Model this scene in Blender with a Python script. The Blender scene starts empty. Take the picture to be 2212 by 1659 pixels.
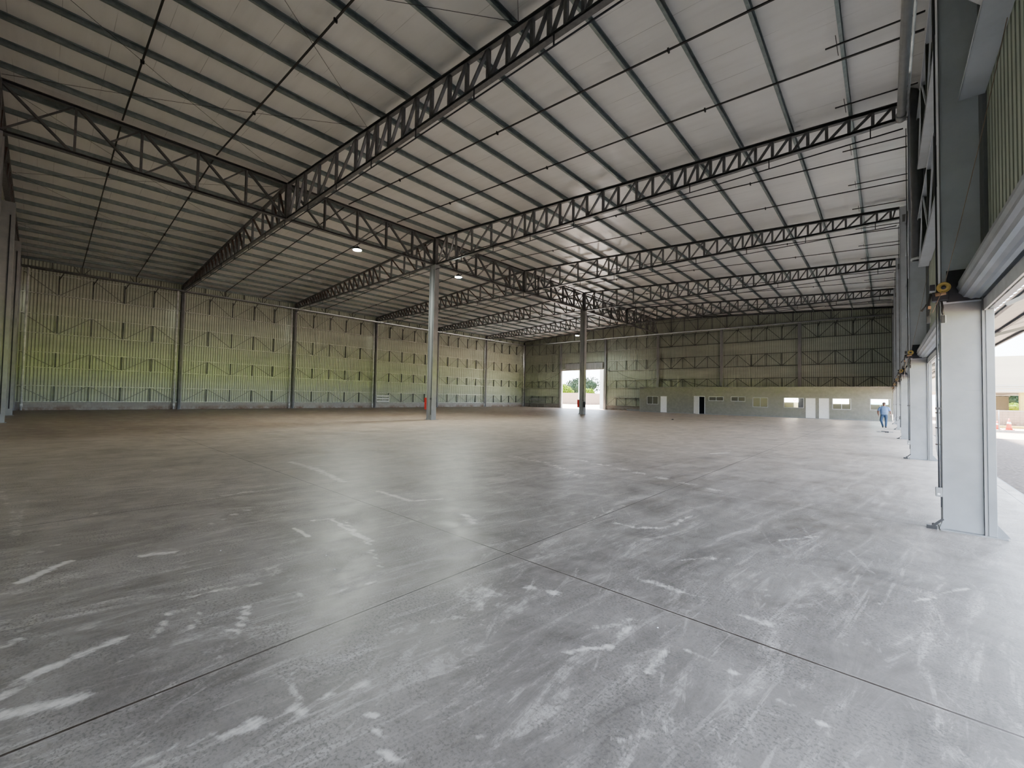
import bpy, bmesh, math, random
from math import sin, cos, pi, radians, sqrt
from mathutils import Vector, Matrix, Quaternion
random.seed(7)
SC = bpy.context.scene
COL = SC.collection
# ------------------------------------------------------------ layout (metres)
XL, XC, XR, XW = -46.78, -22.94, 0.57, 1.05      # long wall, ridge line, door column face, door wall skin
Y0, BAY = -1.40, 9.5
def FY(i): return Y0 + BAY * i
YB = FY(6)
def zt(x): return 12.40 - 0.0574 * abs(x - XC)    # top chord height
GZ = [(0.62, 1.86), (3.17, 4.36), (5.72, 7.19), (8.66, 10.22)]
ORD = ['first', 'second', 'third', 'fourth', 'fifth', 'sixth', 'seventh', 'eighth', 'ninth', 'tenth', 'eleventh', 'twelfth', 'thirteenth', 'fourteenth', 'fifteenth']

# ------------------------------------------------------------ materials
def newmat(name):
    m = bpy.data.materials.new(name); m.use_nodes = True
    nt = m.node_tree; b = nt.nodes['Principled BSDF']
    return m, nt, b
def N(nt, t, **kw):
    n = nt.nodes.new(t)
    for k, v in kw.items():
        if k in n.inputs: n.inputs[k].default_value = v
        else: setattr(n, k, v)
    return n
def L(nt, a, b): nt.links.new(a, b)
def mapped(nt, scale, coord='Object'):
    tc = N(nt, 'ShaderNodeTexCoord'); mp = N(nt, 'ShaderNodeMapping'); mp.inputs['Scale'].default_value = scale
    if coord == 'World':
        g = N(nt, 'ShaderNodeNewGeometry'); L(nt, g.outputs['Position'], mp.inputs['Vector'])
    else: L(nt, tc.outputs[coord], mp.inputs['Vector'])
    return mp.outputs['Vector']
def noise(nt, vec, scale, detail=4, rough=.55, dist=0):
    n = N(nt, 'ShaderNodeTexNoise'); n.inputs['Scale'].default_value = scale; n.inputs['Detail'].default_value = detail
    n.inputs['Roughness'].default_value = rough; n.inputs['Distortion'].default_value = dist
    L(nt, vec, n.inputs['Vector']); return n.outputs['Fac']
def ramp(nt, fac, a, b, va=0., vb=1.):
    m = N(nt, 'ShaderNodeMapRange'); m.inputs['From Min'].default_value = a; m.inputs['From Max'].default_value = b
    m.inputs['To Min'].default_value = va; m.inputs['To Max'].default_value = vb
    L(nt, fac, m.inputs['Value']); return m.outputs['Result']
def mix(nt, fac, c1, c2):
    m = N(nt, 'ShaderNodeMix', data_type='RGBA')
    for s, v in ((m.inputs[0], fac), (m.inputs[6], c1), (m.inputs[7], c2)):
        if hasattr(v, 'links'): L(nt, v, s)
        elif isinstance(v, (int, float)): s.default_value = v
        else: s.default_value = (*v, 1) if len(v) == 3 else v
    return m.outputs[2]
def math_(nt, op, a, b=None):
    m = N(nt, 'ShaderNodeMath', operation=op)
    for i, v in enumerate((a, b)):
        if v is None: continue
        if hasattr(v, 'links'): L(nt, v, m.inputs[i])
        else: m.inputs[i].default_value = v
    return m.outputs[0]
def bump(nt, b, h, strength=.3, dist=.01):
    n = N(nt, 'ShaderNodeBump'); n.inputs['Strength'].default_value = strength; n.inputs['Distance'].default_value = dist
    L(nt, h, n.inputs['Height']); L(nt, n.outputs['Normal'], b.inputs['Normal'])
def plain(name, c, rough=.5, metal=0., c2=None, scale=6, spec=.5, stretch=(1, 1, 1), amt=1.):
    m, nt, b = newmat(name)
    b.inputs['Roughness'].default_value = rough; b.inputs['Metallic'].default_value = metal
    b.inputs['Specular IOR Level'].default_value = spec
    v = mapped(nt, stretch, 'World'); f = noise(nt, v, scale, 5, .6)
    c2 = c2 or tuple(k * .8 for k in c)
    L(nt, mix(nt, ramp(nt, f, .35, .65), c, c2), b.inputs['Base Color'])
    return m
M = {}
M['truss'] = plain('dark_grey_steel_paint', (.15, .152, .158), .42, .2, (.10, .10, .105))
M['rust'] = plain('red_oxide_primer_steel', (.105, .055, .038), .6, .1, (.05, .04, .035), 3)
M['purlin'] = plain('galvanised_purlin', (.24, .285, .285), .4, .5, (.17, .21, .21), 5)
M['rod'] = plain('dark_rod_steel', (.03, .03, .03), .5, .4)
M['column'] = plain('pale_grey_column_paint', (.26, .272, .285), .5, .0, (.20, .21, .222), 1.8)
M['col_brightened'] = plain('brightened_column_tone', (.66, .69, .75), .5, .0, (.55, .58, .63), 1.6)  # lighter tone brightens upper door columns and deep girts in place of light
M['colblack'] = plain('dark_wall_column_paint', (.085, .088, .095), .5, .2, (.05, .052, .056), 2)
M['coldark'] = plain('weathered_grey_column_paint', (.27, .275, .28), .5, .1, (.17, .175, .18), 1.2, stretch=(3, 3, .35))
M['girtmid'] = plain('galvanised_girt_angle', (.24, .26, .22), .5, .4, (.17, .18, .16), 8)
M['girt'] = plain('galvanised_girt', (.62, .65, .58), .45, .45, (.28, .30, .27), 8)  # chords lightened, diagonals darkened, to paint light and shade on the girts
M['girtdark'] = plain('girt_painted_shade', (.10, .11, .10), .5, .4, (.06, .07, .06), 5)  # dark copy of the girt steel, paints shade on posts and braces
M['pipe'] = plain('grey_pipe_plastic', (.30, .31, .31), .4, .0, (.22, .23, .23), 3)
M['pipelight'] = plain('pale_pipe_plastic', (.78, .80, .80), .35, .0, (.48, .50, .50), 3)
M['darkpipe'] = plain('charcoal_pipe_plastic', (.06, .065, .07), .4, .0)
M['conduit'] = plain('dark_conduit', (.035, .037, .045), .5, .2)
M['black'] = plain('black_plastic', (.02, .02, .022), .4)
M['white'] = plain('white_enamel', (.80, .82, .84), .35, 0, (.74, .76, .78))
M['wood'] = plain('scrap_wood', (.35, .30, .24), .8, 0, (.2, .17, .13), 9)
M['yellow'] = plain('yellow_pulley_paint', (.55, .40, .10), .5, 0, (.42, .30, .08), 20)
M['orange'] = plain('ochre_motor_paint', (.40, .25, .14), .5)
M['alu'] = plain('aluminium_profile', (.62, .64, .66), .35, .5, (.5, .52, .54))
M['red'] = plain('red_enamel', (.45, .02, .02), .4, 0, (.36, .015, .015))
M['shutter'] = plain('shutter_steel_slats', (.38, .40, .43), .4, .4, (.30, .32, .35), 2)
M['lintel'] = plain('pale_lintel_steel', (.66, .66, .66), .5, .1)
M['cable'] = plain('cable_sheath', (.03, .03, .03), .6)
M['tan_cable'] = plain('tan_cable_sheath', (.35, .26, .2), .6)
M['rack'] = plain('white_slat_rack_paint', (.60, .62, .60), .5, 0, (.45, .47, .45))
M['rackdark'] = plain('grey_slat_rack_paint', (.26, .27, .25), .6)

def clad_mat():
    m, nt, b = newmat('corrugated_steel_sheet')
    b.inputs['Metallic'].default_value = .25; b.inputs['Roughness'].default_value = .55
    v = mapped(nt, (.25, .25, 1.2), 'World'); f = noise(nt, v, 1.5, 5)
    c = mix(nt, ramp(nt, f, .3, .7), (.455, .50, .405), (.37, .405, .33))
    at = N(nt, 'ShaderNodeAttribute'); at.attribute_name = 'valley_shade'
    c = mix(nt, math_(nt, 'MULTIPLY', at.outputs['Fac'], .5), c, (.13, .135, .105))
    # valleys darkened in colour to paint the shade between ribs
    L(nt, c, b.inputs['Base Color']); return m
M['clad'] = clad_mat()

def block_mat(name, c1, c2, mortar, sx=.4, sz=.2, axis='Y', stain=None, bs=.25):
    m, nt, b = newmat(name)
    g = N(nt, 'ShaderNodeNewGeometry'); sp = N(nt, 'ShaderNodeSeparateXYZ'); L(nt, g.outputs['Position'], sp.inputs[0])
    cb = N(nt, 'ShaderNodeCombineXYZ'); L(nt, sp.outputs[axis], cb.inputs['X']); L(nt, sp.outputs['Z'], cb.inputs['Y'])
    br = N(nt, 'ShaderNodeTexBrick'); L(nt, cb.outputs[0], br.inputs['Vector'])
    br.inputs['Scale'].default_value = 1; br.inputs['Brick Width'].default_value = sx; br.inputs['Row Height'].default_value = sz
    br.inputs['Mortar Size'].default_value = .01; br.inputs['Color1'].default_value = (*c1, 1); br.inputs['Color2'].default_value = (*c2, 1); br.inputs['Mortar'].default_value = (*mortar, 1)
    v = mapped(nt, (1, 1, 1), 'World'); f = noise(nt, v, 3.2, 6, .65)
    c = mix(nt, ramp(nt, f, .35, .7), br.outputs['Color'], tuple(k * .75 for k in c1))
    if stain:
        f2 = noise(nt, v, 1.1, 5, .7); zf = ramp(nt, sp.outputs['Z'], .45, .0)
        c = mix(nt, math_(nt, 'MULTIPLY', ramp(nt, f2, .42, .6), zf), c, stain)
    L(nt, c, b.inputs['Base Color']); b.inputs['Roughness'].default_value = .85
    bump(nt, b, br.outputs['Fac'], bs, -.01)
    return m
M['block_y'] = block_mat('concrete_block_plinth', (.40, .385, .36), (.34, .33, .31), (.27, .26, .25), axis='Y', stain=(.16, .085, .05))
M['block_x'] = block_mat('concrete_block_plinth_gable', (.30, .28, .25), (.25, .235, .21), (.18, .17, .15), axis='X', stain=(.12, .07, .045))
M['office'] = block_mat('olive_painted_block', (.225, .23, .205), (.218, .222, .198), (.20, .205, .185), axis='X', bs=.3)
M['yardwall'] = block_mat('rendered_yard_wall', (.26, .195, .155), (.24, .18, .14), (.2, .15, .12), axis='X', stain=(.14, .075, .045))

def ceil_mat():
    m, nt, b = newmat('foil_faced_roof_sheet')
    g = N(nt, 'ShaderNodeNewGeometry'); sp = N(nt, 'ShaderNodeSeparateXYZ'); L(nt, g.outputs['Position'], sp.inputs[0])
    v = mapped(nt, (1, 1, 1), 'World'); vs = mapped(nt, (.35, 3.5, 1), 'World')
    f = noise(nt, v, .5, 5); f2 = noise(nt, vs, 1.2, 4)
    # seams running up the slope, broken and faint
    fr = math_(nt, 'FRACT', math_(nt, 'DIVIDE', sp.outputs['Y'], 1.05))
    line = math_(nt, 'LESS_THAN', fr, .013)
    fr2 = math_(nt, 'FRACT', math_(nt, 'ADD', math_(nt, 'DIVIDE', sp.outputs['Y'], 1.05), .5))
    line2 = math_(nt, 'LESS_THAN', fr2, .008)
    vb = mapped(nt, (.55, 1.3, 1), 'World'); br = noise(nt, vb, 1.0, 2)
    seam = math_(nt, 'ADD', math_(nt, 'MULTIPLY', line, ramp(nt, br, .42, .62)), math_(nt, 'MULTIPLY', line2, ramp(nt, br, .56, .7)))
    c = mix(nt, ramp(nt, f, .3, .7), (.80, .80, .79), (.72, .72, .715))
    c = mix(nt, ramp(nt, f2, .45, .75, 0, .35), c, (.62, .62, .61))
    c = mix(nt, math_(nt, 'MULTIPLY', seam, .6), c, (.12, .12, .115))
    L(nt, c, b.inputs['Base Color']); b.inputs['Roughness'].default_value = .36; b.inputs['Metallic'].default_value = .05
    b.inputs['Specular IOR Level'].default_value = .6
    bump(nt, b, f2, .10, .02)
    return m
M['ceil'] = ceil_mat()

def floor_mat():
    m, nt, b = newmat('power_floated_concrete_slab')
    g = N(nt, 'ShaderNodeNewGeometry'); sp = N(nt, 'ShaderNodeSeparateXYZ'); L(nt, g.outputs['Position'], sp.inputs[0])
    v = mapped(nt, (1, 1, 1), 'World')
    # warped streaks of dust dragged along the hall
    big = noise(nt, v, .22, 3, .5)
    m1 = N(nt, 'ShaderNodeMapping'); m1.inputs['Scale'].default_value = (.35, 1.6, 1); m1.inputs['Rotation'].default_value = (0, 0, .35)
    L(nt, g.outputs['Position'], m1.inputs['Vector']); st = noise(nt, m1.outputs['Vector'], 1.1, 7, .68, 1.0)
    m2 = N(nt, 'ShaderNodeMapping'); m2.inputs['Scale'].default_value = (2.0, .4, 1); m2.inputs['Rotation'].default_value = (0, 0, .5)
    L(nt, g.outputs['Position'], m2.inputs['Vector']); st2 = noise(nt, m2.outputs['Vector'], 1.3, 7, .7, .8)
    fine = noise(nt, v, 9, 6, .7); grit = noise(nt, v, 55, 3, .7); mid = noise(nt, v, 1.6, 6, .65, .5)
    def aniso(sx, sy, rot, scale, det=8, ro=.7, di=.6):
        mm = N(nt, 'ShaderNodeMapping'); mm.inputs['Rotation'].default_value = (0, 0, rot)
        L(nt, g.outputs['Position'], mm.inputs['Vector'])
        m5 = N(nt, 'ShaderNodeMapping'); m5.inputs['Scale'].default_value = (sx, sy, 1); L(nt, mm.outputs['Vector'], m5.inputs['Vector'])
        return noise(nt, m5.outputs['Vector'], scale, det, ro, di)
    cloud = noise(nt, v, 1.1, 7, .75, .5); cloud2 = noise(nt, v, .45, 7, .7, 1.2)
    wipe = aniso(2.6, .50, .15, 1.5, 7, .80, .9)
    wipe2 = aniso(3.4, .5, -.30, 2.3, 6, .78, .7)
    k1 = ramp(nt, math_(nt, 'ADD', math_(nt, 'MULTIPLY', cloud, .45), math_(nt, 'MULTIPLY', wipe, .55)), .40, .60)
    base = mix(nt, k1, (.085, .078, .073), (.19, .178, .173))
    base = mix(nt, math_(nt, 'MULTIPLY', ramp(nt, cloud2, .44, .60), .5), base, (.225, .212, .205))
    # brown film of earth, thicker towards the long wall and the gable
    dx = ramp(nt, sp.outputs['X'], -4, -20); dy = ramp(nt, sp.outputs['Y'], 6, 20)
    far = math_(nt, 'MAXIMUM', math_(nt, 'MULTIPLY', dx, .9), math_(nt, 'MULTIPLY', dy, .8))
    brown = math_(nt, 'MULTIPLY', far, ramp(nt, big, .25, .6, .6, 1))
    dfar = mix(nt, k1, (.085, .056, .040), (.17, .12, .09)); rfar = mix(nt, k1, (.36, .305, .265), (.54, .475, .425))
    base = mix(nt, brown, base, mix(nt, ramp(nt, sp.outputs['X'], -24, -9), dfar, rfar))
    s1 = math_(nt, 'MULTIPLY', ramp(nt, wipe, .54, .62), ramp(nt, fine, .40, .52))
    s2 = math_(nt, 'MULTIPLY', ramp(nt, wipe2, .57, .64), ramp(nt, fine, .42, .54))
    sc1 = aniso(15, .8, .12, 1.0, 5, .6, .3); sc2 = aniso(12, .9, -.65, 1.1, 5, .6, .3); sc3 = aniso(12, .9, 1.1, .9, 5, .6, .3)
    scr = math_(nt, 'MAXIMUM', math_(nt, 'MULTIPLY', ramp(nt, sc1, .60, .64), ramp(nt, cloud2, .42, .55)), math_(nt, 'MULTIPLY', ramp(nt, sc2, .64, .68), ramp(nt, cloud, .46, .58)))
    scr = math_(nt, 'MAXIMUM', scr, math_(nt, 'MULTIPLY', ramp(nt, sc3, .65, .69), ramp(nt, cloud2, .50, .60)))
    dust = math_(nt, 'MAXIMUM', math_(nt, 'MULTIPLY', s1, .85), math_(nt, 'MULTIPLY', s2, .7))
    dust = math_(nt, 'MAXIMUM', dust, math_(nt, 'MULTIPLY', scr, .7))
    flake = math_(nt, 'MULTIPLY', ramp(nt, noise(nt, v, 26, 4, .75), .66, .70), ramp(nt, cloud, .44, .60))
    dust = math_(nt, 'MAXIMUM', dust, math_(nt, 'MULTIPLY', flake, .9))
    dust = math_(nt, 'MULTIPLY', dust, ramp(nt, far, .0, 1, .62, .62))
    cd = mix(nt, far, (.38, .365, .355), mix(nt, ramp(nt, sp.outputs['X'], -24, -9), (.30, .25, .205), (.52, .46, .41)))
    c = mix(nt, dust, base, cd)
    # speckled worn patches towards the doors
    c = mix(nt, math_(nt, 'MULTIPLY', ramp(nt, grit, .5, .60), ramp(nt, mid, .42, .56, .15, .7)), c, (.07, .065, .062))
    at = N(nt, 'ShaderNodeAttribute'); at.attribute_name = 'dust'
    rag = math_(nt, 'ADD', at.outputs['Fac'], math_(nt, 'ADD', math_(nt, 'MULTIPLY', math_(nt, 'SUBTRACT', fine, .5), 1.7), math_(nt, 'MULTIPLY', math_(nt, 'SUBTRACT', wipe2, .5), 1.6)))
    paint = math_(nt, 'MULTIPLY', ramp(nt, rag, .22, .72, 0, .75), ramp(nt, at.outputs['Fac'], .02, .2))
    c = mix(nt, paint, c, (.52, .505, .49))
    at2 = N(nt, 'ShaderNodeAttribute'); at2.attribute_name = 'stain'
    c = mix(nt, math_(nt, 'MULTIPLY', at2.outputs['Fac'], ramp(nt, fine, .3, .55, .3, 1)), c, (.06, .06, .065))
    gn = N(nt, 'ShaderNodeVectorMath', operation='SCALE'); L(nt, c, gn.inputs[0]); L(nt, ramp(nt, math_(nt, 'ADD', sp.outputs['X'], math_(nt, 'MULTIPLY', big, 2.0)), 1.2, -5.5, 1.04, 1.45), gn.inputs['Scale']); c = gn.outputs[0]  # albedo raised away from the doors to offset the falling light
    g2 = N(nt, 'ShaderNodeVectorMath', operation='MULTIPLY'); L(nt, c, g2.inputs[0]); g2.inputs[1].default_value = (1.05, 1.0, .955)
    g3 = N(nt, 'ShaderNodeVectorMath', operation='SCALE'); L(nt, g2.outputs[0], g3.inputs[0]); L(nt, ramp(nt, sp.outputs['Y'], 3.5, 13, 1.0, 1.22), g3.inputs['Scale']); c = g3.outputs[0]  # floor lightened down the hall to make up for dimming light
    # sawn joints
    jn = None
    wob = math_(nt, 'MULTIPLY', math_(nt, 'SUBTRACT', fine, .5), .012)
    for ax, off, per in (('Y', 3.35, 4.75), ('X', -3.0, 4.75)):
        q = math_(nt, 'ADD', math_(nt, 'DIVIDE', math_(nt, 'SUBTRACT', sp.outputs[ax], off), per), 40.5)
        d = math_(nt, 'MULTIPLY', math_(nt, 'ABSOLUTE', math_(nt, 'SUBTRACT', math_(nt, 'FRACT', q), .5)), per)
        d = math_(nt, 'ADD', d, wob)
        l = math_(nt, 'LESS_THAN', d, .0085); halo = ramp(nt, d, .022, .012, 0, .25)
        jn = (l, halo) if jn is None else (math_(nt, 'MAXIMUM', jn[0], l), math_(nt, 'MAXIMUM', jn[1], halo))
    jb = noise(nt, v, 2.2, 3)
    c = mix(nt, math_(nt, 'MULTIPLY', jn[1], ramp(nt, jb, .35, .6)), c, (.5, .47, .44))
    c = mix(nt, math_(nt, 'MULTIPLY', jn[0], .95), c, (.03, .02, .015))
    L(nt, c, b.inputs['Base Color'])
    r = ramp(nt, dust, 0, 1, .40, .68); r = math_(nt, 'ADD', r, ramp(nt, mid, .3, .7, -.08, .1))
    L(nt, r, b.inputs['Roughness']); b.inputs['Specular IOR Level'].default_value = .38
    h = math_(nt, 'ADD', math_(nt, 'MULTIPLY', fine, .5), math_(nt, 'MULTIPLY', grit, .5)); bump(nt, b, h, .12, .01)
    return m
M['floor'] = floor_mat()

def ground_mat():
    m, nt, b = newmat('yard_earth_and_far_grass')
    g = N(nt, 'ShaderNodeNewGeometry'); sp = N(nt, 'ShaderNodeSeparateXYZ'); L(nt, g.outputs['Position'], sp.inputs[0])
    v = mapped(nt, (1, 1, 1), 'World'); f = noise(nt, v, .6, 6, .6)
    c = mix(nt, ramp(nt, f, .3, .7), (.50, .37, .28), (.40, .29, .215))
    gr = mix(nt, ramp(nt, f, .3, .7), (.42, .50, .10), (.33, .42, .08))
    c = mix(nt, ramp(nt, sp.outputs['X'], 24, 32), c, gr)
    L(nt, c, b.inputs['Base Color']); b.inputs['Roughness'].default_value = .95
    bump(nt, b, f, .3, .05); return m
M['earth'] = ground_mat()
def gravel_mat():
    m, nt, b = newmat('crushed_stone')
    v = mapped(nt, (1, 1, 1), 'World')
    vo = N(nt, 'ShaderNodeTexVoronoi'); vo.inputs['Scale'].default_value = 11; L(nt, v, vo.inputs['Vector'])
    f = noise(nt, v, 1.2, 4)
    c = mix(nt, ramp(nt, vo.outputs['Distance'], .0, .6), (.055, .041, .035), (.15, .115, .10))
    c = mix(nt, ramp(nt, f, .3, .7, 0, .5), c, (.075, .056, .046))
    L(nt, c, b.inputs['Base Color']); b.inputs['Roughness'].default_value = .95
    bump(nt, b, vo.outputs['Distance'], .8, .04); return m
M['gravel'] = gravel_mat()
def leaf_mat(name, c1, c2):
    m, nt, b = newmat(name)
    v = mapped(nt, (1, 1, 1), 'World'); f = noise(nt, v, 2.5, 3)
    L(nt, mix(nt, ramp(nt, f, .35, .65), c1, c2), b.inputs['Base Color']); b.inputs['Roughness'].default_value = 1; b.inputs['Specular IOR Level'].default_value = .1
    return m
M['leafy'] = leaf_mat('bright_yellow_green_leaf', (.15, .21, .006), (.04, .09, .006))
M['leafd'] = leaf_mat('dark_tree_leaf', (.02, .035, .02), (.008, .018, .010))
M['cream'] = plain('cream_render', (.34, .29, .21), .8, 0, (.30, .26, .19), 1)
M['creamroof'] = plain('cream_metal_cladding', (.40, .38, .34), .6, .0, (.34, .325, .29), .4, stretch=(.2, .2, 2))
M['yellowc'] = plain('pale_yellow_render', (.42, .34, .10), .8)
M['olivewall'] = plain('olive_render', (.14, .15, .09), .8)
M['canopy'] = plain('canopy_sheet', (.17, .165, .16), .5, .3, (.13, .125, .12), 2)
M['cone'] = plain('orange_cone_plastic', (.42, .05, .02), .5)
M['skin'] = plain('skin', (.20, .10, .07), .6)
M['shirt'] = plain('light_blue_cotton', (.13, .22, .42), .85, 0, (.11, .19, .36), 5)
M['jeans'] = plain('blue_denim', (.035, .075, .15), .85, 0, (.02, .045, .10), 12)
M['hair'] = plain('dark_hair', (.05, .04, .035), .7)
M['shoe'] = plain('dark_shoe_leather', (.04, .03, .03), .6)
def emis(name, c, s):
    m, nt, b = newmat(name)
    b.inputs['Base Color'].default_value = (*c, 1); b.inputs['Emission Color'].default_value = (*c, 1); b.inputs['Emission Strength'].default_value = s
    return m
M['led'] = emis('led_lens', (.93, 1, .90), 60)
M['led2'] = emis('led_lens_cool', (.95, .98, 1), 12)
def glass():
    m, nt, b = newmat('dusty_window_glass')
    b.inputs['Base Color'].default_value = (.30, .31, .25, 1); b.inputs['Roughness'].default_value = .25
    b.inputs['Transmission Weight'].default_value = .6; b.inputs['IOR'].default_value = 1.1
    return m
M['glass'] = glass()
M['room'] = plain('office_room_plaster', (.36, .35, .25), .8)
M['roomd'] = plain('dark_room_plaster', (.10, .11, .13), .8)

# ------------------------------------------------------------ mesh builder
class MB:
    def __init__(s): s.v = []; s.f = []; s.sm = []
    def add(s, vs, fs, smooth=False):
        o = len(s.v); s.v += [tuple(v) for v in vs]; s.f += [tuple(i + o for i in f) for f in fs]; s.sm += [smooth] * len(fs)
    def box(s, x0, y0, z0, x1, y1, z1):
        x0, x1 = min(x0, x1), max(x0, x1); y0, y1 = min(y0, y1), max(y0, y1); z0, z1 = min(z0, z1), max(z0, z1)
        s.add([(x0, y0, z0), (x1, y0, z0), (x1, y1, z0), (x0, y1, z0), (x0, y0, z1), (x1, y0, z1), (x1, y1, z1), (x0, y1, z1)],
              [(3, 2, 1, 0), (4, 5, 6, 7), (0, 1, 5, 4), (1, 2, 6, 5), (2, 3, 7, 6), (3, 0, 4, 7)]); return s
    def prof(s, p, q, pts, up=(0, 0, 1), smooth=False, closed=True):
        p, q = Vector(p), Vector(q); d = (q - p).normalized(); u = Vector(up)
        if abs(d.dot(u)) > .99: u = Vector((0, 1, 0))
        side = d.cross(u).normalized(); u = side.cross(d).normalized()
        n = len(pts); vs = [p + side * a + u * b for a, b in pts] + [q + side * a + u * b for a, b in pts]
        fs = [(i, (i + 1) % n, n + (i + 1) % n, n + i) for i in range(n)]
        if closed: fs += [tuple(reversed(range(n))), tuple(range(n, 2 * n))]
        s.add(vs, fs, smooth); return s
    def bar(s, p, q, w, h, up=(0, 0, 1)):
        return s.prof(p, q, [(-w / 2, -h / 2), (w / 2, -h / 2), (w / 2, h / 2), (-w / 2, h / 2)], up)
    def chan(s, p, q, w, h, t=.008, up=(0, 0, 1)):   # U channel, open to +side
        a, b = w / 2, h / 2
        return s.prof(p, q, [(-a, -b), (a, -b), (a, -b + t), (-a + t, -b + t), (-a + t, b - t), (a, b - t), (a, b), (-a, b)], up)
    def lip(s, p, q, w, h, t=.006, l=.03, up=(0, 0, 1)):   # lipped C purlin
        a, b = w / 2, h / 2
        return s.prof(p, q, [(-a, -b), (a, -b), (a, -b + l), (a - t, -b + l), (a - t, -b + t), (-a + t, -b + t), (-a + t, b - t), (a - t, b - t), (a - t, b - l), (a, b - l), (a, b), (-a, b)], up)
    def angle(s, p, q, w, h, t=.008, up=(0, 0, 1)):
        return s.prof(p, q, [(0, 0), (w, 0), (w, t), (t, t), (t, h), (0, h)], up)
    def cyl(s, p, q, r, n=12, r2=None):
        r2 = r if r2 is None else r2
        p, q = Vector(p), Vector(q); d = (q - p).normalized(); u = Vector((0, 0, 1)) if abs(d.z) < .99 else Vector((0, 1, 0))
        a = d.cross(u).normalized(); b = d.cross(a)
        vs = [p + (a * cos(2 * pi * i / n) + b * sin(2 * pi * i / n)) * r for i in range(n)] + [q + (a * cos(2 * pi * i / n) + b * sin(2 * pi * i / n)) * r2 for i in range(n)]
        o = len(s.v); s.add(vs, [(i, (i + 1) % n, n + (i + 1) % n, n + i) for i in range(n)], True)
        s.f += [tuple(o + i for i in reversed(range(n))), tuple(o + n + i for i in range(n))]; s.sm += [False, False]; return s
    def tube(s, pts, r, n=8):
        pts = [Vector(p) for p in pts]; rings = []; prev = None
        for i, p in enumerate(pts):
            d = (pts[min(i + 1, len(pts) - 1)] - pts[max(i - 1, 0)]).normalized()
            if prev is None:
                u = Vector((0, 0, 1)) if abs(d.z) < .95 else Vector((0, 1, 0)); a = d.cross(u).normalized()
            else: a = (prev - d * prev.dot(d)).normalized()
            prev = a; b = d.cross(a); rings.append([p + (a * cos(2 * pi * k / n) + b * sin(2 * pi * k / n)) * r for k in range(n)])
        vs = [v for rg in rings for v in rg]; fs = []
        for i in range(len(rings) - 1):
            for k in range(n): fs.append((i * n + k, i * n + (k + 1) % n, (i + 1) * n + (k + 1) % n, (i + 1) * n + k))
        fs += [tuple(reversed(range(n))), tuple((len(rings) - 1) * n + k for k in range(n))]
        s.add(vs, fs, True); return s
    def lathe(s, c, prof, n=24, axis='Z'):
        vs = []; fs = []
        for r, h in prof:
            for k in range(n):
                a = 2 * pi * k / n
                t = {'Z': (r * cos(a), r * sin(a), h), 'Y': (r * cos(a), h, r * sin(a)), 'X': (h, r * cos(a), r * sin(a))}[axis]
                vs.append((c[0] + t[0], c[1] + t[1], c[2] + t[2]))
        for i in range(len(prof) - 1):
            for k in range(n): fs.append((i * n + k, i * n + (k + 1) % n, (i + 1) * n + (k + 1) % n, (i + 1) * n + k))
        s.add(vs, fs, True); return s
    def mesh(s, name):
        me = bpy.data.meshes.new(name); me.from_pydata(s.v, [], s.f); me.update()
        if getattr(s, 'val', None): me.attributes.new('valley_shade', 'FLOAT', 'FACE').data.foreach_set('value', s.val)
        me.polygons.foreach_set('use_smooth', s.sm)
        bm = bmesh.new(); bm.from_mesh(me); bmesh.ops.recalc_face_normals(bm, faces=bm.faces); bm.to_mesh(me); bm.free()
        return me
    def build(s, name, mat, parent=None, loc=None):
        me = s.mesh(name); me.materials.append(M[mat] if isinstance(mat, str) else mat)
        return place(name, me, parent, loc)
def place(name, me, parent=None, loc=None, rot=None):
    o = bpy.data.objects.new(name, me); COL.objects.link(o)
    if parent is not None: o.parent = parent
    if loc: o.location = loc
    if rot: o.rotation_euler = rot
    return o
def tag(o, label, cat, group=None, kind=None):
    o['label'] = label; o['category'] = cat
    if group: o['group'] = group
    if kind: o['kind'] = kind
    return o
def thing(name, label, cat, loc=(0, 0, 0), group=None, kind=None, rz=0):
    o = bpy.data.objects.new(name, None); COL.objects.link(o); o.location = loc; o.rotation_euler.z = rz
    o.empty_display_size = .2
    return tag(o, label, cat, group, kind)
def dup(o, loc, label, flip=None):
    r = o.copy(); COL.objects.link(r); r.location = loc; r['label'] = label
    for ch in o.children:
        c = ch.copy(); COL.objects.link(c); c.parent = r
        for g in ch.children:
            d = g.copy(); COL.objects.link(d); d.parent = c
    return r
def bevel(o, w=.004, seg=2):
    m = o.modifiers.new('soft_edge', 'BEVEL'); m.width = w; m.segments = seg; m.limit_method = 'ANGLE'; m.angle_limit = radians(40); return o

SKY, SUN, EXPO, LOOK = .58, 5.0, 4.85, 'AgX - Base Contrast'
# ============================================================ room shell
def corr(a, b, z0, ztop, axis, at, sgn=1, pitch=.18, dep=.045):
    """trapezoidal sheet from a to b along axis; ztop may be a function of the coordinate"""
    mb = MB(); pts = []; n = int(round((b - a) / pitch)); p = (b - a) / n
    for i in range(n):
        s = a + i * p
        pts += [(s, 0), (s + p * .20, 0), (s + p * .30, dep), (s + p * .90, dep)]
    pts.append((b, 0))
    f = ztop if callable(ztop) else (lambda u: ztop); g = z0 if callable(z0) else (lambda u: z0)
    vs = []
    for u, d in pts:
        for z in (g(u), f(u)): vs.append((u, at + sgn * d, z) if axis == 'X' else (at + sgn * d, u, z))
    mb.add(vs, [(2 * i, 2 * i + 2, 2 * i + 3, 2 * i + 1) for i in range(len(pts) - 1)])
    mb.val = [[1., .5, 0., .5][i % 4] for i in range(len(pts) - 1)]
    return mb
def merge(mbs):
    o = MB()
    o.val = []
    for m in mbs: o.add(m.v, m.f); o.val += m.val
    return o
roofz = lambda x: zt(x) + .27
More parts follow.
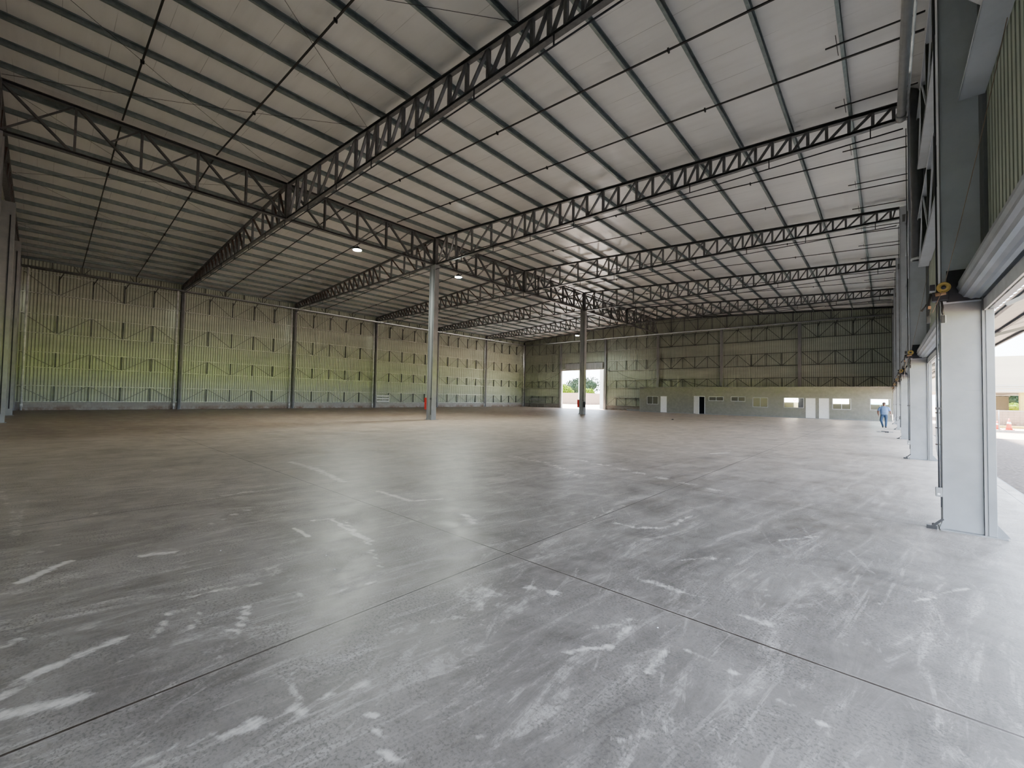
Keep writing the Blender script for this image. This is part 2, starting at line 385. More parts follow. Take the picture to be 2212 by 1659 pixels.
roofw = lambda x: zt(x) + .31
CX, CYB = XL - .12, YB + .14          # cladding planes
DB = (-38.78, -31.12, 5.97)           # gable doorway
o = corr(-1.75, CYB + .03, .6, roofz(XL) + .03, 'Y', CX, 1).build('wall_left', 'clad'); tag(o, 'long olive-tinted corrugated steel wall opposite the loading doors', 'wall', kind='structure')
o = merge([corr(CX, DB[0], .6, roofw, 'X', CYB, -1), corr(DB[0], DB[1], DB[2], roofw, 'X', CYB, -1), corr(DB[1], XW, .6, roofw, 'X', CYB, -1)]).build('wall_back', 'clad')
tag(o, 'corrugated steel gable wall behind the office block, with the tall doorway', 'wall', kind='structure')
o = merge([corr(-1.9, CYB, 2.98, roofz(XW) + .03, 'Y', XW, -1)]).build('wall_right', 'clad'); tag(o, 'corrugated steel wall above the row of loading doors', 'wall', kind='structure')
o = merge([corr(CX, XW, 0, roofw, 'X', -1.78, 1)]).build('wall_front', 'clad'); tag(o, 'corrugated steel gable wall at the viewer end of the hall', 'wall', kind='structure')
mb = MB()
for x0, x1 in ((CX - .3, XC), (XC, XW + .35)):
    z0, z1 = roofz(x0), roofz(x1)
    mb.add([(x0, -1.9, z0), (x1, -1.9, z1), (x1, CYB + .3, z1), (x0, CYB + .3, z0), (x0, -1.9, z0 + .06), (x1, -1.9, z1 + .06), (x1, CYB + .3, z1 + .06), (x0, CYB + .3, z0 + .06)],
           [(3, 2, 1, 0), (4, 5, 6, 7), (0, 1, 5, 4), (1, 2, 6, 5), (2, 3, 7, 6), (3, 0, 4, 7)])
o = mb.build('ceiling', 'ceil'); tag(o, 'pale grey foil-faced roof sheeting above the purlins', 'ceiling', kind='structure')
# plinths
o = MB().box(CX - .06, -1.75, 0, XL - .02, CYB, .60).build('baseboard_left', 'block_y'); tag(o, 'stained concrete block plinth under the long corrugated wall', 'plinth', kind='structure')
o = MB().box(XL, YB + .04, 0, DB[0], CYB + .1, .60).box(DB[1], YB + .04, 0, -23.9, CYB + .1, .60).build('baseboard_back', 'block_x'); tag(o, 'dirty concrete block plinth under the gable wall', 'plinth', kind='structure')
# ---- floor: fine grid near the viewer so that dust marks can be painted on it
STROKES = [[[[-10.66,-0.39],[-8.61,-0.21],[-7.25,-0.14]],0.055,0.3],[[[-9.52,-0.08],[-8.25,-0.14],[-7.14,-0.13]],0.052,0.3],[[[-5.54,-0.06],[-5.72,0.07],[-5.9,0.22]],0.058,1],[[[-5.58,0.74],[-5.54,0.86],[-5.5,0.96]],0.064,0.8],[[[-6.33,0.33],[-6.3,0.52],[-6.28,0.72]],0.029,0.7],[[[-4.22,0.78],[-4.19,1.04],[-4.09,1.32]],0.048,0.55],[[[-3.69,0.54],[-3.81,0.62],[-4.02,0.68]],0.028,0.6],[[[-3.67,0.76],[-3.89,0.85]],0.031,0.5],[[[-3.32,0.93],[-3.52,1.03],[-3.69,1.12]],0.029,0.8],[[[-3.47,1.48],[-3.45,1.75],[-3.38,2.09]],0.016,0.7],[[[-3.67,1.48],[-3.43,1.49]],0.011,0.6],[[[-5.59,2.41],[-5.52,2.62],[-4.91,2.55],[-4.29,2.49]],0.035,0.9],[[[-5.46,2.13],[-5.26,2.13],[-5.0,2.11]],0.034,1],[[[-5.3,2.7],[-4.66,2.55],[-4.34,2.55]],0.027,0.7],[[[-4.12,2.4],[-3.89,2.32],[-3.65,2.23]],0.027,0.6],[[[-4.46,4.01],[-4.31,3.98],[-3.99,3.79]],0.059,0.8],[[[-10.64,4.04],[-9.41,4.06],[-7.69,3.85]],0.119,0.7],[[[-6.56,3.91],[-5.56,3.93],[-5.33,4.34]],0.041,0.8],[[[-3.57,-0.09],[-3.72,0.03],[-3.77,0.19],[-3.84,0.4]],0.066,0.6],[[[-3.37,-0.09],[-3.3,0.07],[-3.26,0.21]],0.067,0.75],[[[-4.24,-0.12],[-4.34,-0.01]],0.035,0.5],[[[-2.05,1.22],[-1.89,1.16],[-1.77,1.13],[-1.65,1.1]],0.015,1],[[[-2.41,0.72],[-2.34,0.98],[-2.26,1.22],[-2.21,1.46]],0.02,0.55],[[[-2.64,1.02],[-2.43,1.0],[-2.24,0.94]],0.034,0.5],[[[-2.68,5.2],[-2.39,5.21],[-2.14,5.43],[-2.09,6.32]],0.054,0.6],[[[-2.24,3.8],[-1.7,3.77],[-1.05,3.73],[-0.72,3.66],[-0.46,3.73]],0.023,0.6],[[[-1.19,4.88],[-0.97,4.54],[-0.75,4.21]],0.019,0.6],[[[-1.71,4.34],[-1.44,4.72],[-1.2,4.91]],0.028,0.5],[[[-2.35,2.9],[-2.22,2.94],[-2.09,2.98]],0.05,0.6],[[[-1.58,2.32],[-1.49,2.48],[-1.37,2.62],[-1.39,2.81],[-1.43,3.04]],0.023,0.8],[[[-1.61,2.68],[-1.52,2.85],[-1.44,3.03]],0.046,0.4],[[[-1.1,2.53],[-1.1,2.65],[-1.1,2.8]],0.026,0.6],[[[-1.03,2.92],[-0.86,2.91],[-0.7,2.88],[-0.46,2.81],[-0.25,2.76]],0.015,0.6],[[[-0.97,5.93],[-0.64,6.5]],0.043,0.5],[[[-0.03,4.71],[0.25,5.12],[0.57,5.7]],0.025,0.6],[[[-1.18,2.06],[-1.18,2.31]],0.012,0.5],[[[-4.06,13.96],[-3.72,14.69]],0.154,0.8],[[[-6.49,9.71],[-4.87,9.28],[-3.42,8.76],[-2.24,8.34]],0.094,0.6],[[[-7.83,8.84],[-6.43,8.58],[-4.77,7.67]],0.163,0.5],[[[-6.56,-0.22],[-6.49,0.02],[-6.68,0.22]],0.054,0.5],[[[-7.86,0.25],[-7.93,0.64],[-8.13,1.15]],0.066,0.4],[[[-6.25,1.33],[-6.5,1.63],[-6.75,2.02]],0.039,0.5],[[[-7.94,1.98],[-7.9,2.5],[-7.86,3.08]],0.057,0.5],[[[-10.94,0.68],[-11.28,1.36],[-11.2,2.26]],0.075,0.45],[[[-2.58,1.39],[-2.63,1.55],[-2.55,1.87],[-2.38,2.21]],0.045,0.35],[[[-1.67,1.14],[-1.54,1.41],[-1.36,1.73]],0.021,0.3],[[[-2.5,0.35],[-2.47,0.54],[-2.34,0.78]],0.041,0.45],[[[-2.21,2.19],[-2.48,2.51],[-2.53,2.7]],0.024,0.4],[[[-0.99,1.92],[-0.89,2.06],[-0.84,2.23]],0.036,0.3],[[[-0.27,3.64],[-0.04,4.01],[0.34,4.45]],0.062,0.25],[[[-3.14,0.79],[-3.4,0.89],[-3.53,0.97]],0.012,0.5],[[[-2.94,4.52],[-3.06,5.44],[-3.07,6.17]],0.045,0.35]]
STAINS = [((-10.77, 6.73), .5, .35), ((-4.27, 1.49), .16, -.3), ((-2.54, 2.51), .30, -.3), ((-3.8, 12.79), .35, .5), ((-34.6, 45.9), 1.6, .8), ((-27.5, 40.0), 1.2, .5), ((-30.5, 44.5), .8, .4)]
def axis_pts(segs):
    out = []
    for a, b, d in segs:
        n = max(1, round((b - a) / d)); out += [a + (b - a) * i / n for i in range(n)]
    return out + [segs[-1][1]]
gx = axis_pts([(CX - .1, -12, 1.2), (-12, -6, .12), (-6, 1.05, .05), (1.05, 1.92, .3)])
gy = axis_pts([(-1.9, -.4, .3), (-.4, 3.2, .04), (3.2, 7, .08), (7, 15, .2), (15, CYB + .2, 1.3)])
nx, ny = len(gx), len(gy)
fv = [(x, y, 0) for y in gy for x in gx]
ff = [(j * nx + i, j * nx + i + 1, (j + 1) * nx + i + 1, (j + 1) * nx + i) for j in range(ny - 1) for i in range(nx - 1)]
me = bpy.data.meshes.new('floor'); me.from_pydata(fv, [], ff); me.update()
dust = [0.0] * len(fv); stain = [0.0] * len(fv)
import bisect
for pts, w, it in STROKES:
    x0 = min(p[0] for p in pts) - w * 3; x1 = max(p[0] for p in pts) + w * 3; y0 = min(p[1] for p in pts) - w * 3; y1 = max(p[1] for p in pts) + w * 3
    for j in range(bisect.bisect_left(gy, y0), min(ny, bisect.bisect_right(gy, y1))):
        for i in range(bisect.bisect_left(gx, x0), min(nx, bisect.bisect_right(gx, x1))):
            x, y = gx[i], gy[j]; best = 9
            for (ax, ay), (bx, by) in zip(pts, pts[1:]):
                dx, dy = bx - ax, by - ay; t = max(0, min(1, ((x - ax) * dx + (y - ay) * dy) / (dx * dx + dy * dy + 1e-9)))
                best = min(best, math.hypot(x - ax - t * dx, y - ay - t * dy))
            v = it * 1.0 * max(0, 1 - (best / (w * .95)) ** 2) if best < w * .95 else 0
            k = j * nx + i; dust[k] = max(dust[k], v)
for (sx, sy), r, it in STAINS:
    for j in range(ny):
        if abs(gy[j] - sy) > 2 * r: continue
        for i in range(nx):
            d = math.hypot(gx[i] - sx, (gy[j] - sy)) / r
            if d < 1.3:
                k = j * nx + i; v = max(0, 1.3 - d)
                if it > 0: stain[k] = max(stain[k], min(1, v * it))
                else: dust[k] = max(dust[k], min(1, v * -it))
for nm, arr in (('dust', dust), ('stain', stain)):
    a = me.attributes.new(nm, 'FLOAT', 'POINT'); a.data.foreach_set('value', arr)
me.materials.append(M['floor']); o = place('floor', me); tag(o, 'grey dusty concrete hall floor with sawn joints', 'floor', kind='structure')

# ============================================================ roof steel
RF = [0.22, 1.2, 2.15, 3.67, 5.37, 7.05, 7.99, 8.65, 9.5, 10.38, 11.2, 12.0, 12.9, 13.7, 14.6, 15.35, 16.2, 16.75, 17.25, 17.75, 18.25, 18.8, 19.35, 19.9, 20.45, 20.97, 21.5, 22.1, 22.7, 23.2]
DZ = 10.58
def truss(loc_y, label):
    t = thing('roof_truss', label, 'truss', (XC, loc_y, DZ), 'roof trusses crossing the hall')
    for s, half in ((1, XR - XC), (-1, XC - XL - .1)):
        k = half / 23.51
        top = lambda d: (s * d, 0, 12.40 - .0574 * d - DZ)
        MB().chan(top(0), top(half), .14, .13, .012).build('top_chord', 'truss', t)
        MB().chan((0, 0, 0), (s * half, 0, 0), .16, .10, .012).build('bottom_chord', 'truss', t)
        xs = [d * k for d in RF]
        for i, d in enumerate(xs):
            w = .09 if d > 7.5 else .085
            if i: MB().chan((s * d, 0, .03), (s * d, 0, top(d)[2] - .04), .11, w, .01, up=(1, 0, 0)).build('vertical_strut', 'truss', t)
            a, b = d, (xs + [half - .1])[i + 1]
            MB().bar((s * (a + .07), 0, .04), (s * (b - .05), 0, top(b)[2] - .05), .10, .06, up=(0, 0, 1)).build('diagonal_brace', 'truss' if s > 0 else 'rust', t)
    MB().box(-.16, -.11, -.05, -.05, .11, 1.8).box(.05, -.11, -.05, .16, .11, 1.8).box(-.05, -.04, -.04, .05, .04, 1.78).build('ridge_post', 'truss', t)
    return t
tl = lambda i: ['dark steel roof truss at the viewer gable, over the tall pale columns', 'deep dark roof truss passing closest overhead, first one across the hall', 'dark roof truss landing on the interior column with the red box, second across the hall', 'third dark roof truss across the hall, between the two interior columns', 'dark roof truss landing on the farther interior column, fourth across the hall', 'fifth dark roof truss, last one before the gable wall'][i]
t0 = truss(FY(0), tl(0))
for i in range(1, 6): dup(t0, (XC, FY(i), DZ), tl(i))

# truss carried along the ridge, columns every second bay
t = thing('ridge_truss', 'long dark lattice truss running under the ridge from column to column', 'truss', (XC, FY(0), DZ))
LEN = 6 * BAY - .35; H = 12.36 - DZ
MB().chan((0, 0, H), (0, LEN, H), .2, .12, .012).build('top_chord', 'truss', t)
MB().chan((0, 0, 0), (0, LEN, 0), .2, .10, .012).build('bottom_chord', 'truss', t)
P = BAY / 5
for n in range(30):
    y0, y1 = n * P, min((n + 1) * P, LEN - .02); k = n % 5
    if k: MB().chan((-.05, y0, .03), (-.05, y0, H - .05), .08, .07, .008, up=(0, 1, 0)).chan((.07, y0, .03), (.07, y0, H - .05), .08, .07, .008, up=(0, 1, 0)).build('vertical_strut', 'truss', t)
    full = k != 2
    MB().bar((-.04, y0 + .1, H - .06), (-.04, y1 - .12, .05), .05, .07).bar((.06, y0 + .1, H - .06), (.06, y1 - .12, .05), .05, .07).build('diagonal_brace', 'truss', t)
    if k in (0, 2, 4): MB().bar((0, y0 + .1, .05), (0, y1 - .1, H - .06), .05, .06).build('counter_brace', 'truss', t)
    else: MB().bar((0, y0 + P * .5, H * .5), (0, y1 - .1, H - .06), .05, .06).build('counter_brace', 'truss', t)

# lattice under the roof edge on the gable
t = thing('gable_truss', 'flat lattice of posts and V braces along the top of the gable wall', 'truss', (XC, YB - .02, 10.58))
for s, half in ((1, XR - XC + .3), (-1, XC - XL)):
    top = lambda d: (s * d, 0, 12.40 - .0574 * d - 10.5 + .05)
    MB().chan(top(0), top(half), .12, .14, .01).build('top_chord', 'truss', t)
    n = 14; st = half / n
    for i in range(1, n + 1):
        MB().chan((s * i * st, 0, -.05), (s * i * st, 0, top(i * st)[2]), .09, .08, .01, up=(1, 0, 0)).build('vertical_strut', 'truss', t)
    for i in range(0, n, 2):
        a, m_, b = i * st, (i + 1) * st, (i + 2) * st
        MB().bar((s * (m_ - .1), 0, 0), (s * (m_ - min(.75 * st, top(m_)[2] * .9)), 0, top(a)[2] - .1), .05, .05).build('diagonal_brace', 'truss', t)
        MB().bar((s * (m_ + .1), 0, 0), (s * (m_ + min(.75 * st, top(m_)[2] * .9)), 0, top(b)[2] - .1), .05, .05).build('diagonal_brace', 'truss', t)
MB().bar((XL - XC, 0, -.06), (XW - XC, 0, -.06), .10, .10).build('bottom_chord', 'truss', t)

# purlins
for s, side in ((-1, 'long-wall slope'), (1, 'door-side slope')):
    me = None
    for i in range(14):
        d = .82 + 1.64 * i; x = XC + s * d
        if me is None: me = MB().lip((0, -1.7, 0), (0, YB + .1, 0), .08 * s, .20, .006, .03).mesh('purlin'); me.materials.append(M['purlin'])
        o = place('roof_purlin', me, None, (x, 0, zt(x) + .168)); o.rotation_euler.y = s * math.atan(.0574)
        tag(o, f'greenish galvanised purlin, {ORD[i]} down from the ridge on the {side}', 'purlin', 'galvanised roof purlins')
o = MB().lip((0, -1.7, 0), (0, YB + .1, 0), .10, .18, .006, .03).build('eave_purlin', 'purlin', None, (XW - .12, 0, zt(XW) + .15)); tag(o, 'galvanised eave purlin at the top of the wall above the loading doors', 'purlin')
o = MB().lip((0, -1.7, 0), (0, YB + .1, 0), .10, .18, .006, .03).build('eave_purlin', 'purlin', None, (XL + .02, 0, zt(XL) + .15)); tag(o, 'galvanised eave purlin at the top of the long corrugated wall', 'purlin')

# tie rods across the purlins, two in every bay
for s, side, x1 in ((-1, 'long-wall slope', XL + .1), (1, 'door-side slope', .80)):
    for i in range(6):
        for j in (1, 2):
            y = FY(i) + BAY / 3 * j
            r = thing('tie_rod', f'dark tie rod across the purlins, {"nearer" if j == 1 else "farther"} one of the {ORD[i]} bay, {side}', 'tie rod', (XC, y, zt(XC)), 'tie rods under the purlins')
            x1l = x1 - XC
            MB().bar((s * .18, 0, .05), (x1l, 0, .05 - .0574 * abs(x1l)), .05, .035).build('rod', 'rod', r)
            for q in (5.3, 11.9, 18.5):
                xx = s * q
                MB().box(xx - .02, -.05, -.0574 * q - .02, xx + .02, .05, -.0574 * q + .09).build('clip', 'rod', r)
# short double rods at the door-side edge
for i in range(6):
    for j in (0, 1, 2):
        y = FY(i) + BAY / 3 * j + (2.35 if j != 1 else 2.5)
        x0, x1 = -1.15, .78
        r = thing('edge_tie_rod', f'short dark rod stub above the loading doors, {ORD[j]} in the {ORD[i]} bay', 'tie rod', (x0, y, zt(x0)), 'short edge rods')
        MB().bar((0, 0, .055), (x1 - x0, 0, .055 - .0574 * (x1 - x0)), .035, .03).build('rod', 'rod', r)
        MB().cyl((.25, -.45, .0), (.25, .45, .04), .008, 6).build('wire_tail', 'rod', r)

# cross bracing wires in the first bay and the last
for i, bay_n in ((0, 'first'), (5, 'last')):
    for s, side in ((-1, 'long-wall slope'), (1, 'door-side slope')):
        for q in range(3):
            a, b = .4 + q * 7.7, .4 + (q + 1) * 7.7
            for e in (0, 1):
                p0 = Vector((XC + s * a, FY(i) + .1, 0)); p1 = Vector((XC + s * b, FY(i + 1) - .1, 0))
                if e: p0.y, p1.y = p1.y, p0.y
                p0.z = zt(p0.x) + .02; p1.z = zt(p1.x) + .02 - .0
                pts = [p0.lerp(p1, k / 8) - Vector((0, 0, .10 * sin(pi * k / 8) + e * .03)) for k in range(9)]
                o = MB().tube([p - p0 for p in pts], .007, 5).build('bracing_cable', 'rod', None, p0)
                tag(o, f'{"upper" if e == 0 else "lower"} wire of the {ORD[q]} bracing cross from the ridge, {bay_n} bay, {side}', 'cable', 'roof bracing wires')

# electrical pipe hung below each truss
for i in range(1, 6):
    t = thing('hanging_conduit', f'thin dark conduit hung just below the {ORD[i-1]} roof truss', 'conduit', (XC, FY(i) - .12, 10.20), 'conduits below the trusses')
    MB().tube([(XL - XC + .5, 0, 0), (0, 0, 0), (XR - XC - .1, 0, 0)], .022, 8).build('pipe_run', 'conduit', t)
    hm = MB().box(-.015, -.015, 0, .015, .015, .34).mesh('hanger'); hm.materials.append(M['conduit'])
    k = 0; x = XL - XC + 1.2
    while x < XR - XC - .2:
        place('hanger', hm, t, (x, 0, 0)); x += 2.83

# ============================================================ columns
def ibeam(x0, y0, z0, x1, y1, z1, fl='X', t=.014):
    """I section: flanges at the two ends of the axis fl"""
    mb = MB()
    if fl == 'X':
        mb.box(x0, y0, z0, x0 + t, y1, z1).box(x1 - t, y0, z0, x1, y1, z1).box(x0 + t, (y0 + y1) / 2 - t / 2, z0, x1 - t, (y0 + y1) / 2 + t / 2, z1)
    else:
        mb.box(x0, y0, z0, x1, y0 + t, z1).box(x0, y1 - t, z0, x1, y1, z1).box((x0 + x1) / 2 - t / 2, y0 + t, z0, (x0 + x1) / 2 + t / 2, y1 - t, z1)
    return mb
for i in range(7):
    t = thing('wall_column', f'tall grey steel column on the long corrugated wall, {ORD[i]} from the viewer end', 'column', (XL, FY(i), 0), 'columns of the long wall')
    if i == 6: t.location.y -= .12
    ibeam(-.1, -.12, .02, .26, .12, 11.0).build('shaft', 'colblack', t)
    MB().box(.26, .04, .02, .272, .12, 11.0).build('painted_flange_light', 'column', t)  # pale strip on the dark shaft paints light along its flange
    MB().box(-.12, -.2, 0, .34, .2, .02).build('base_plate', 'coldark', t)
    t = thing('downpipe', f'slim pale downpipe beside the {ORD[i]} column of the long corrugated wall', 'pipe', (XL + .36, FY(i) - .42 - (.12 if i == 6 else 0) + (.85 if i == 0 else 0), 0), 'downpipes of the long wall')
    MB().tube([(0, 0, .02), (0, 0, 10.42)], .065, 10).build('pipe', 'pipelight', t)
    MB().cyl((0, 0, .25), (0, 0, .5), .085, 10).build('coupling', 'pipelight', t)
def icol(i, label):
    t = thing('interior_column', label, 'column', (XC, FY(i), 0))
    MB().box(-.23, -.17, .02, .15, .17, 10.52).build('shaft', 'coldark', t)
    MB().box(.15, -.19, .02, .23, .19, 10.52).build('side_channel', 'column', t)
    MB().box(-.30, -.21, .02, -.23, .21, 10.52).build('side_channel', 'coldark', t)
    MB().box(-.42, -.30, 0, .38, .30, .02).build('base_plate', 'coldark', t)
    MB().prof((-.25, -.2, .02), (-.25, -.185, .02), [(0, 0), (-.14, 0), (0, .22)], (0, 0, 1)).build('gusset', 'column', t)
    MB().tube([(.17, -.22, .35), (.17, -.22, 10.2)], .014, 6).build('conduit', 'conduit', t)
    MB().box(.13, -.27, 1.35, .21, -.19, 1.47).build('switch_box', 'conduit', t)
    return t
icol(2, 'tall steel column in the middle of the hall with a red box on its side')
icol(4, 'tall dark steel column standing in front of the bright gable doorway')
icol(0, 'tall steel column under the ridge at the viewer gable')
def redbox(i, label, dx):
    t = thing('hydrant_cabinet', label, 'cabinet', (XC + dx, FY(i) - .1, .68))
    MB().box(-.11, -.12, 0, .11, .12, .80).build('case', 'red', t); hd = MB().box(-.09, -.135, .03, .09, -.12, .77).build('door', 'red', t)
    MB().box(.04, -.15, .36, .07, -.135, .42).build('handle', 'black', hd)
redbox(2, 'narrow red hydrant cabinet on the interior column in front of the long wall', -.42)
redbox(4, 'dark red hydrant cabinet on the interior column before the gable doorway', -.42)
t = thing('switch_panel', 'small dark electrical panel with dangling leads beside the red cabinet on the doorway column', 'panel', (XC + .28, FY(4) - .25, .72))
MB().box(-.11, -.06, 0, .14, .06, .55).build('case', 'conduit', t); MB().box(-.08, -.075, .06, .10, -.06, .48).build('cover', 'black', t)
MB().tube([(-.06, -.04, .5), (-.12, -.1, .9), (-.1, -.02, 1.5), (-.02, 0, 2.3)], .018, 6).build('lead', 'cable', t)
# gable columns, viewer end
for k, nm in ((1, 'farther'), (2, 'nearer')):
    x = [0, -38.85, -30.95][k]
    t = thing('gable_column', f'pale grey column at the viewer gable, edge of the picture, the {nm} of two', 'column', (x, -1.37, 0), 'viewer-gable columns')
    MB().box(-.18, -.24, .02, .18, .24, 10.42).build('shaft', 'column', t); MB().box(-.24, -.3, 0, .24, .3, .02).build('base_plate', 'coldark', t)
    MB().tube([(.2, .1, .4), (.2, .1, 9.8)], .02, 6).build('conduit', 'conduit', t)
# far gable columns
GX = [XL + (XW - XL) / 6 * k for k in range(7)]
for k in range(1, 6):
    x = [0, -38.95, -30.92, XC, -14.96, -7.0][k]
    lab = ['', 'gable column forming the inner jamb of the tall doorway, beside the slat rack', 'gable column at the jamb of the tall doorway, office side', 'gable column under the ridge rising behind the office roof', 'gable column rising behind the middle of the office roof', 'gable column nearest the loading doors, behind the office roof'][k]
    t = thing('gable_column', lab, 'column', (x, YB - .08, 0), 'far-gable columns')
    ibeam(-.15, -.2, .02, .15, .2, 10.42, 'Y').build('shaft', 'coldark', t); MB().box(-.2, -.24, 0, .2, .2, .02).build('base_plate', 'coldark', t)

# ============================================================ wall girts
def girt(length, h, up_first, name_parts=True, depth=.16, mat='girt', knee=False):
    """one lattice girt, local x along wall, z up, y = 0 at the sheet, negative into the hall"""
    d = depth; P = length / 5; parts = []
    parts.append(('top_chord', MB().box(0, -d, h - .055, length, -d + .007, h - .01).box(0, -d, h - .01, length, -.02, h), mat))
    parts.append(('bottom_chord', MB().box(0, -d, 0, length, -.02, .01).box(0, -d, 0, length, -d + .008, .05), mat))
    for i in range(1, 5):
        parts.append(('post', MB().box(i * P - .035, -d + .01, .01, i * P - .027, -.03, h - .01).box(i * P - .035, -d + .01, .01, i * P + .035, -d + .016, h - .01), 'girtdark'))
        if knee: parts.append(('knee_brace', MB().bar((i * P, -d, h - .35), (i * P + .22, -d - .12, h + .16), .04, .05), 'girtdark'))
    up = up_first
    for i in range(5):
        a, b = i * P + .04, (i + 1) * P - .04
        z0, z1 = (.03, h - .03) if up else (h - .03, .03)
        parts.append(('diagonal', MB().bar((a, -d + .03, z0), (b, -d + .03, z1), .03, .05), 'girtmid' if mat == 'girt' else mat)); up = not up
    return parts
def put_girt(loc, rz, label, length, h, up, group, depth=.16, mat='girt', knee=False, cache={}):
    key = (round(length, 2), round(h, 2), up, depth, mat, knee)
    if key not in cache:
        lst = []
        for nm, mb, mt in girt(length, h, up, depth=depth, mat=mat, knee=knee):
            me = mb.mesh(nm); me.materials.append(M[mt]); lst.append((nm, me))
        cache[key] = lst
    t = thing('lattice_girt', label, 'girt', loc, group, rz=rz)
    for nm, me in cache[key]: place(nm, me, t)
    return t
ROW = ['lowest row', 'second row up', 'third row up', 'top row']
for i in range(6):
    for r, (z0, z1) in enumerate(GZ):
        # local +x maps to world -Y ... run from far column to near column so that -y points into the hall
        y1 = FY(i + 1) - .14 - (.14 if i == 5 else 0); y0 = FY(i) + .14
        put_girt((CX + .05, y0, z0), pi / 2, f'lattice girt on the long corrugated wall, {ROW[r]}, {ORD[i]} bay', y1 - y0, z1 - z0, bool(i % 2), 'lattice girts of the long wall', knee=(r == 3))
gseg = [(XL + .42, -39.12), (-38.78, -31.1), (-30.75, -23.12), (-22.76, -15.13), (-14.79, -7.17), (-6.83, XR - .05)]
gname = ['corner bay beside the long wall', 'bay of the tall doorway', 'between doorway and ridge column', 'first bay past the ridge column', 'over the middle of the office', 'over the office end by the loading doors']
for i, (a, b) in enumerate(gseg):
    for r, (z0, z1) in enumerate(GZ):
        if i == 1 and r < 2: continue
        if i > 2 and r < 1: continue
        if r == 2 and i == 1: z0 = 6.1
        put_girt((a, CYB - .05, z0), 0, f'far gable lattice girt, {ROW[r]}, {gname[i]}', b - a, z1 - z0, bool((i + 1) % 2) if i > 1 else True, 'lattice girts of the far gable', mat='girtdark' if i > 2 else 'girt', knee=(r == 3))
# door wall girts: deep lattice beams seen end-on
for i in range(6):
    for r in (2, 3):
        z0, z1 = GZ[r]
        y1 = FY(i + 1) - (.45 if i == 1 else .095); y0 = FY(i) + .295
        put_girt((XW - .035, y1, z0), -pi / 2, f'{"upper" if r == 3 else "lower"} deep wall girt above the {ORD[i]} loading door from the viewer', y1 - y0, z1 - z0, bool(i % 2), 'deep girts of the door wall', depth=.26, mat='col_brightened')

# eave lattice above the pipe on the long wall
for i in range(6):
    t = thing('eave_lattice', f'short posts and V braces above the rainwater pipe, {ORD[i]} bay of the long wall', 'bracing', (XL + .10, FY(i), 10.42), 'eave lattices of the long wall')
    MB().box(-.05, .13, 0, .05, BAY - .13, .05).build('bottom_chord', 'girtdark', t)
    for q in (1 / 6, 1 / 3, .5, 2 / 3, 5 / 6):
        MB().box(-.03, BAY * q - .03, .05, .03, BAY * q + .03, .64).build('post', 'girtdark', t)
    for q in (1 / 3, 2 / 3):
        for e in (-1, 1): MB().bar((0, BAY * q + e * .05, .05), (0, BAY * q + e * .42, .60), .04, .045, (1, 0, 0)).build('diagonal', 'girtdark', t)

# ============================================================ rainwater pipes
o = MB().tube([(0, -1.5, 0), (0, YB - .45, 0)], .085, 12).build('rainwater_pipe', 'pipe', None, (XL + .36, 0, 10.48)); tag(o, 'long horizontal rainwater pipe high on the long corrugated wall', 'pipe')
o = MB().tube([(XL + .4, 0, 0), (.2, 0, 0)], .085, 12).build('rainwater_pipe', 'pipe', None, (0, YB - .42, 10.42)); tag(o, 'long horizontal rainwater pipe high across the far gable wall', 'pipe')
t = thing('rainwater_pipe', 'thick pale horizontal pipe under the eave above the loading doors, in the first two bays', 'pipe', (.42, -1.5, 10.48))
MB().tube([(0, 0, 0), (0, 17.4 + 1.5, 0)], .10, 14).build('pipe', 'pipe', t)
MB().cyl((.14, 0, .10), (.14, 19.0, .10), .03, 8).build('side_conduit', 'pipelight', t)
MB().cyl((0, 18.6, 0), (0, 18.9, 0), .125, 14).build('end_socket', 'pipe', t)
t = thing('drop_pipe', 'thick charcoal pipe dropping down the face of the second door column with a white rim', 'pipe', (.76, FY(2) - .27, 6.0))
MB().tube([(0, 0, .0), (0, 0, 4.95), (-.06, 0, 5.12), (-.2, 0, 5.2)], .14, 16).build('pipe', 'darkpipe', t)
MB().lathe((0, 0, -.02), [(.125, 0), (.155, 0), (.155, .05), (.14, .07)], 20).build('end_rim', 'pipelight', t)

# ============================================================ high bay lamps
def lamp(loc, label, mat, power, top=.30, arm=0):
    t = thing('high_bay_lamp', label, 'lamp', loc, 'lit high bay lamps'); t.scale = (1.5, 1.5, 1.2)
    MB().lathe((0, 0, 0), [(.0, .16), (.07, .16), (.10, .12), (.16, .05), (.17, 0), (.15, 0)], 24).build('housing', 'conduit', t)
    MB().lathe((0, 0, 0), [(.0, -.012), (.15, -.012), (.16, .0)], 24).build('lens', mat, t)
    MB().cyl((0, 0, .16), (0, 0, top), .012, 6).build('stem', 'conduit', t)
    if arm: MB().bar((0, 0, top - .02), (arm, 0, top - .02), .02, .03).build('arm', 'conduit', t)
    ld = bpy.data.lights.new('lamp_light', 'SPOT'); ld.energy = power; ld.color = (.93, 1, .88); ld.shadow_soft_size = .15; ld.spot_size = radians(150); ld.spot_blend = .5
    lo = bpy.data.objects.new('lamp_light', ld); COL.objects.link(lo); lo.parent = t; lo.location = (0, 0, -.06)
lamp((-23.48, 12.23, 10.24), 'lit high bay lamp under the ridge truss, between the first truss and the red-box column', 'led', 60, .30, .34)
lamp((-23.04, 19.78, 10.24), 'lit high bay lamp just beyond the column with the red box', 'led', 60, .30, .08)
lamp((-31.67, 48.89, 10.24), 'small lit high bay lamp far off before the gable wall', 'led2', 60, 1.42)
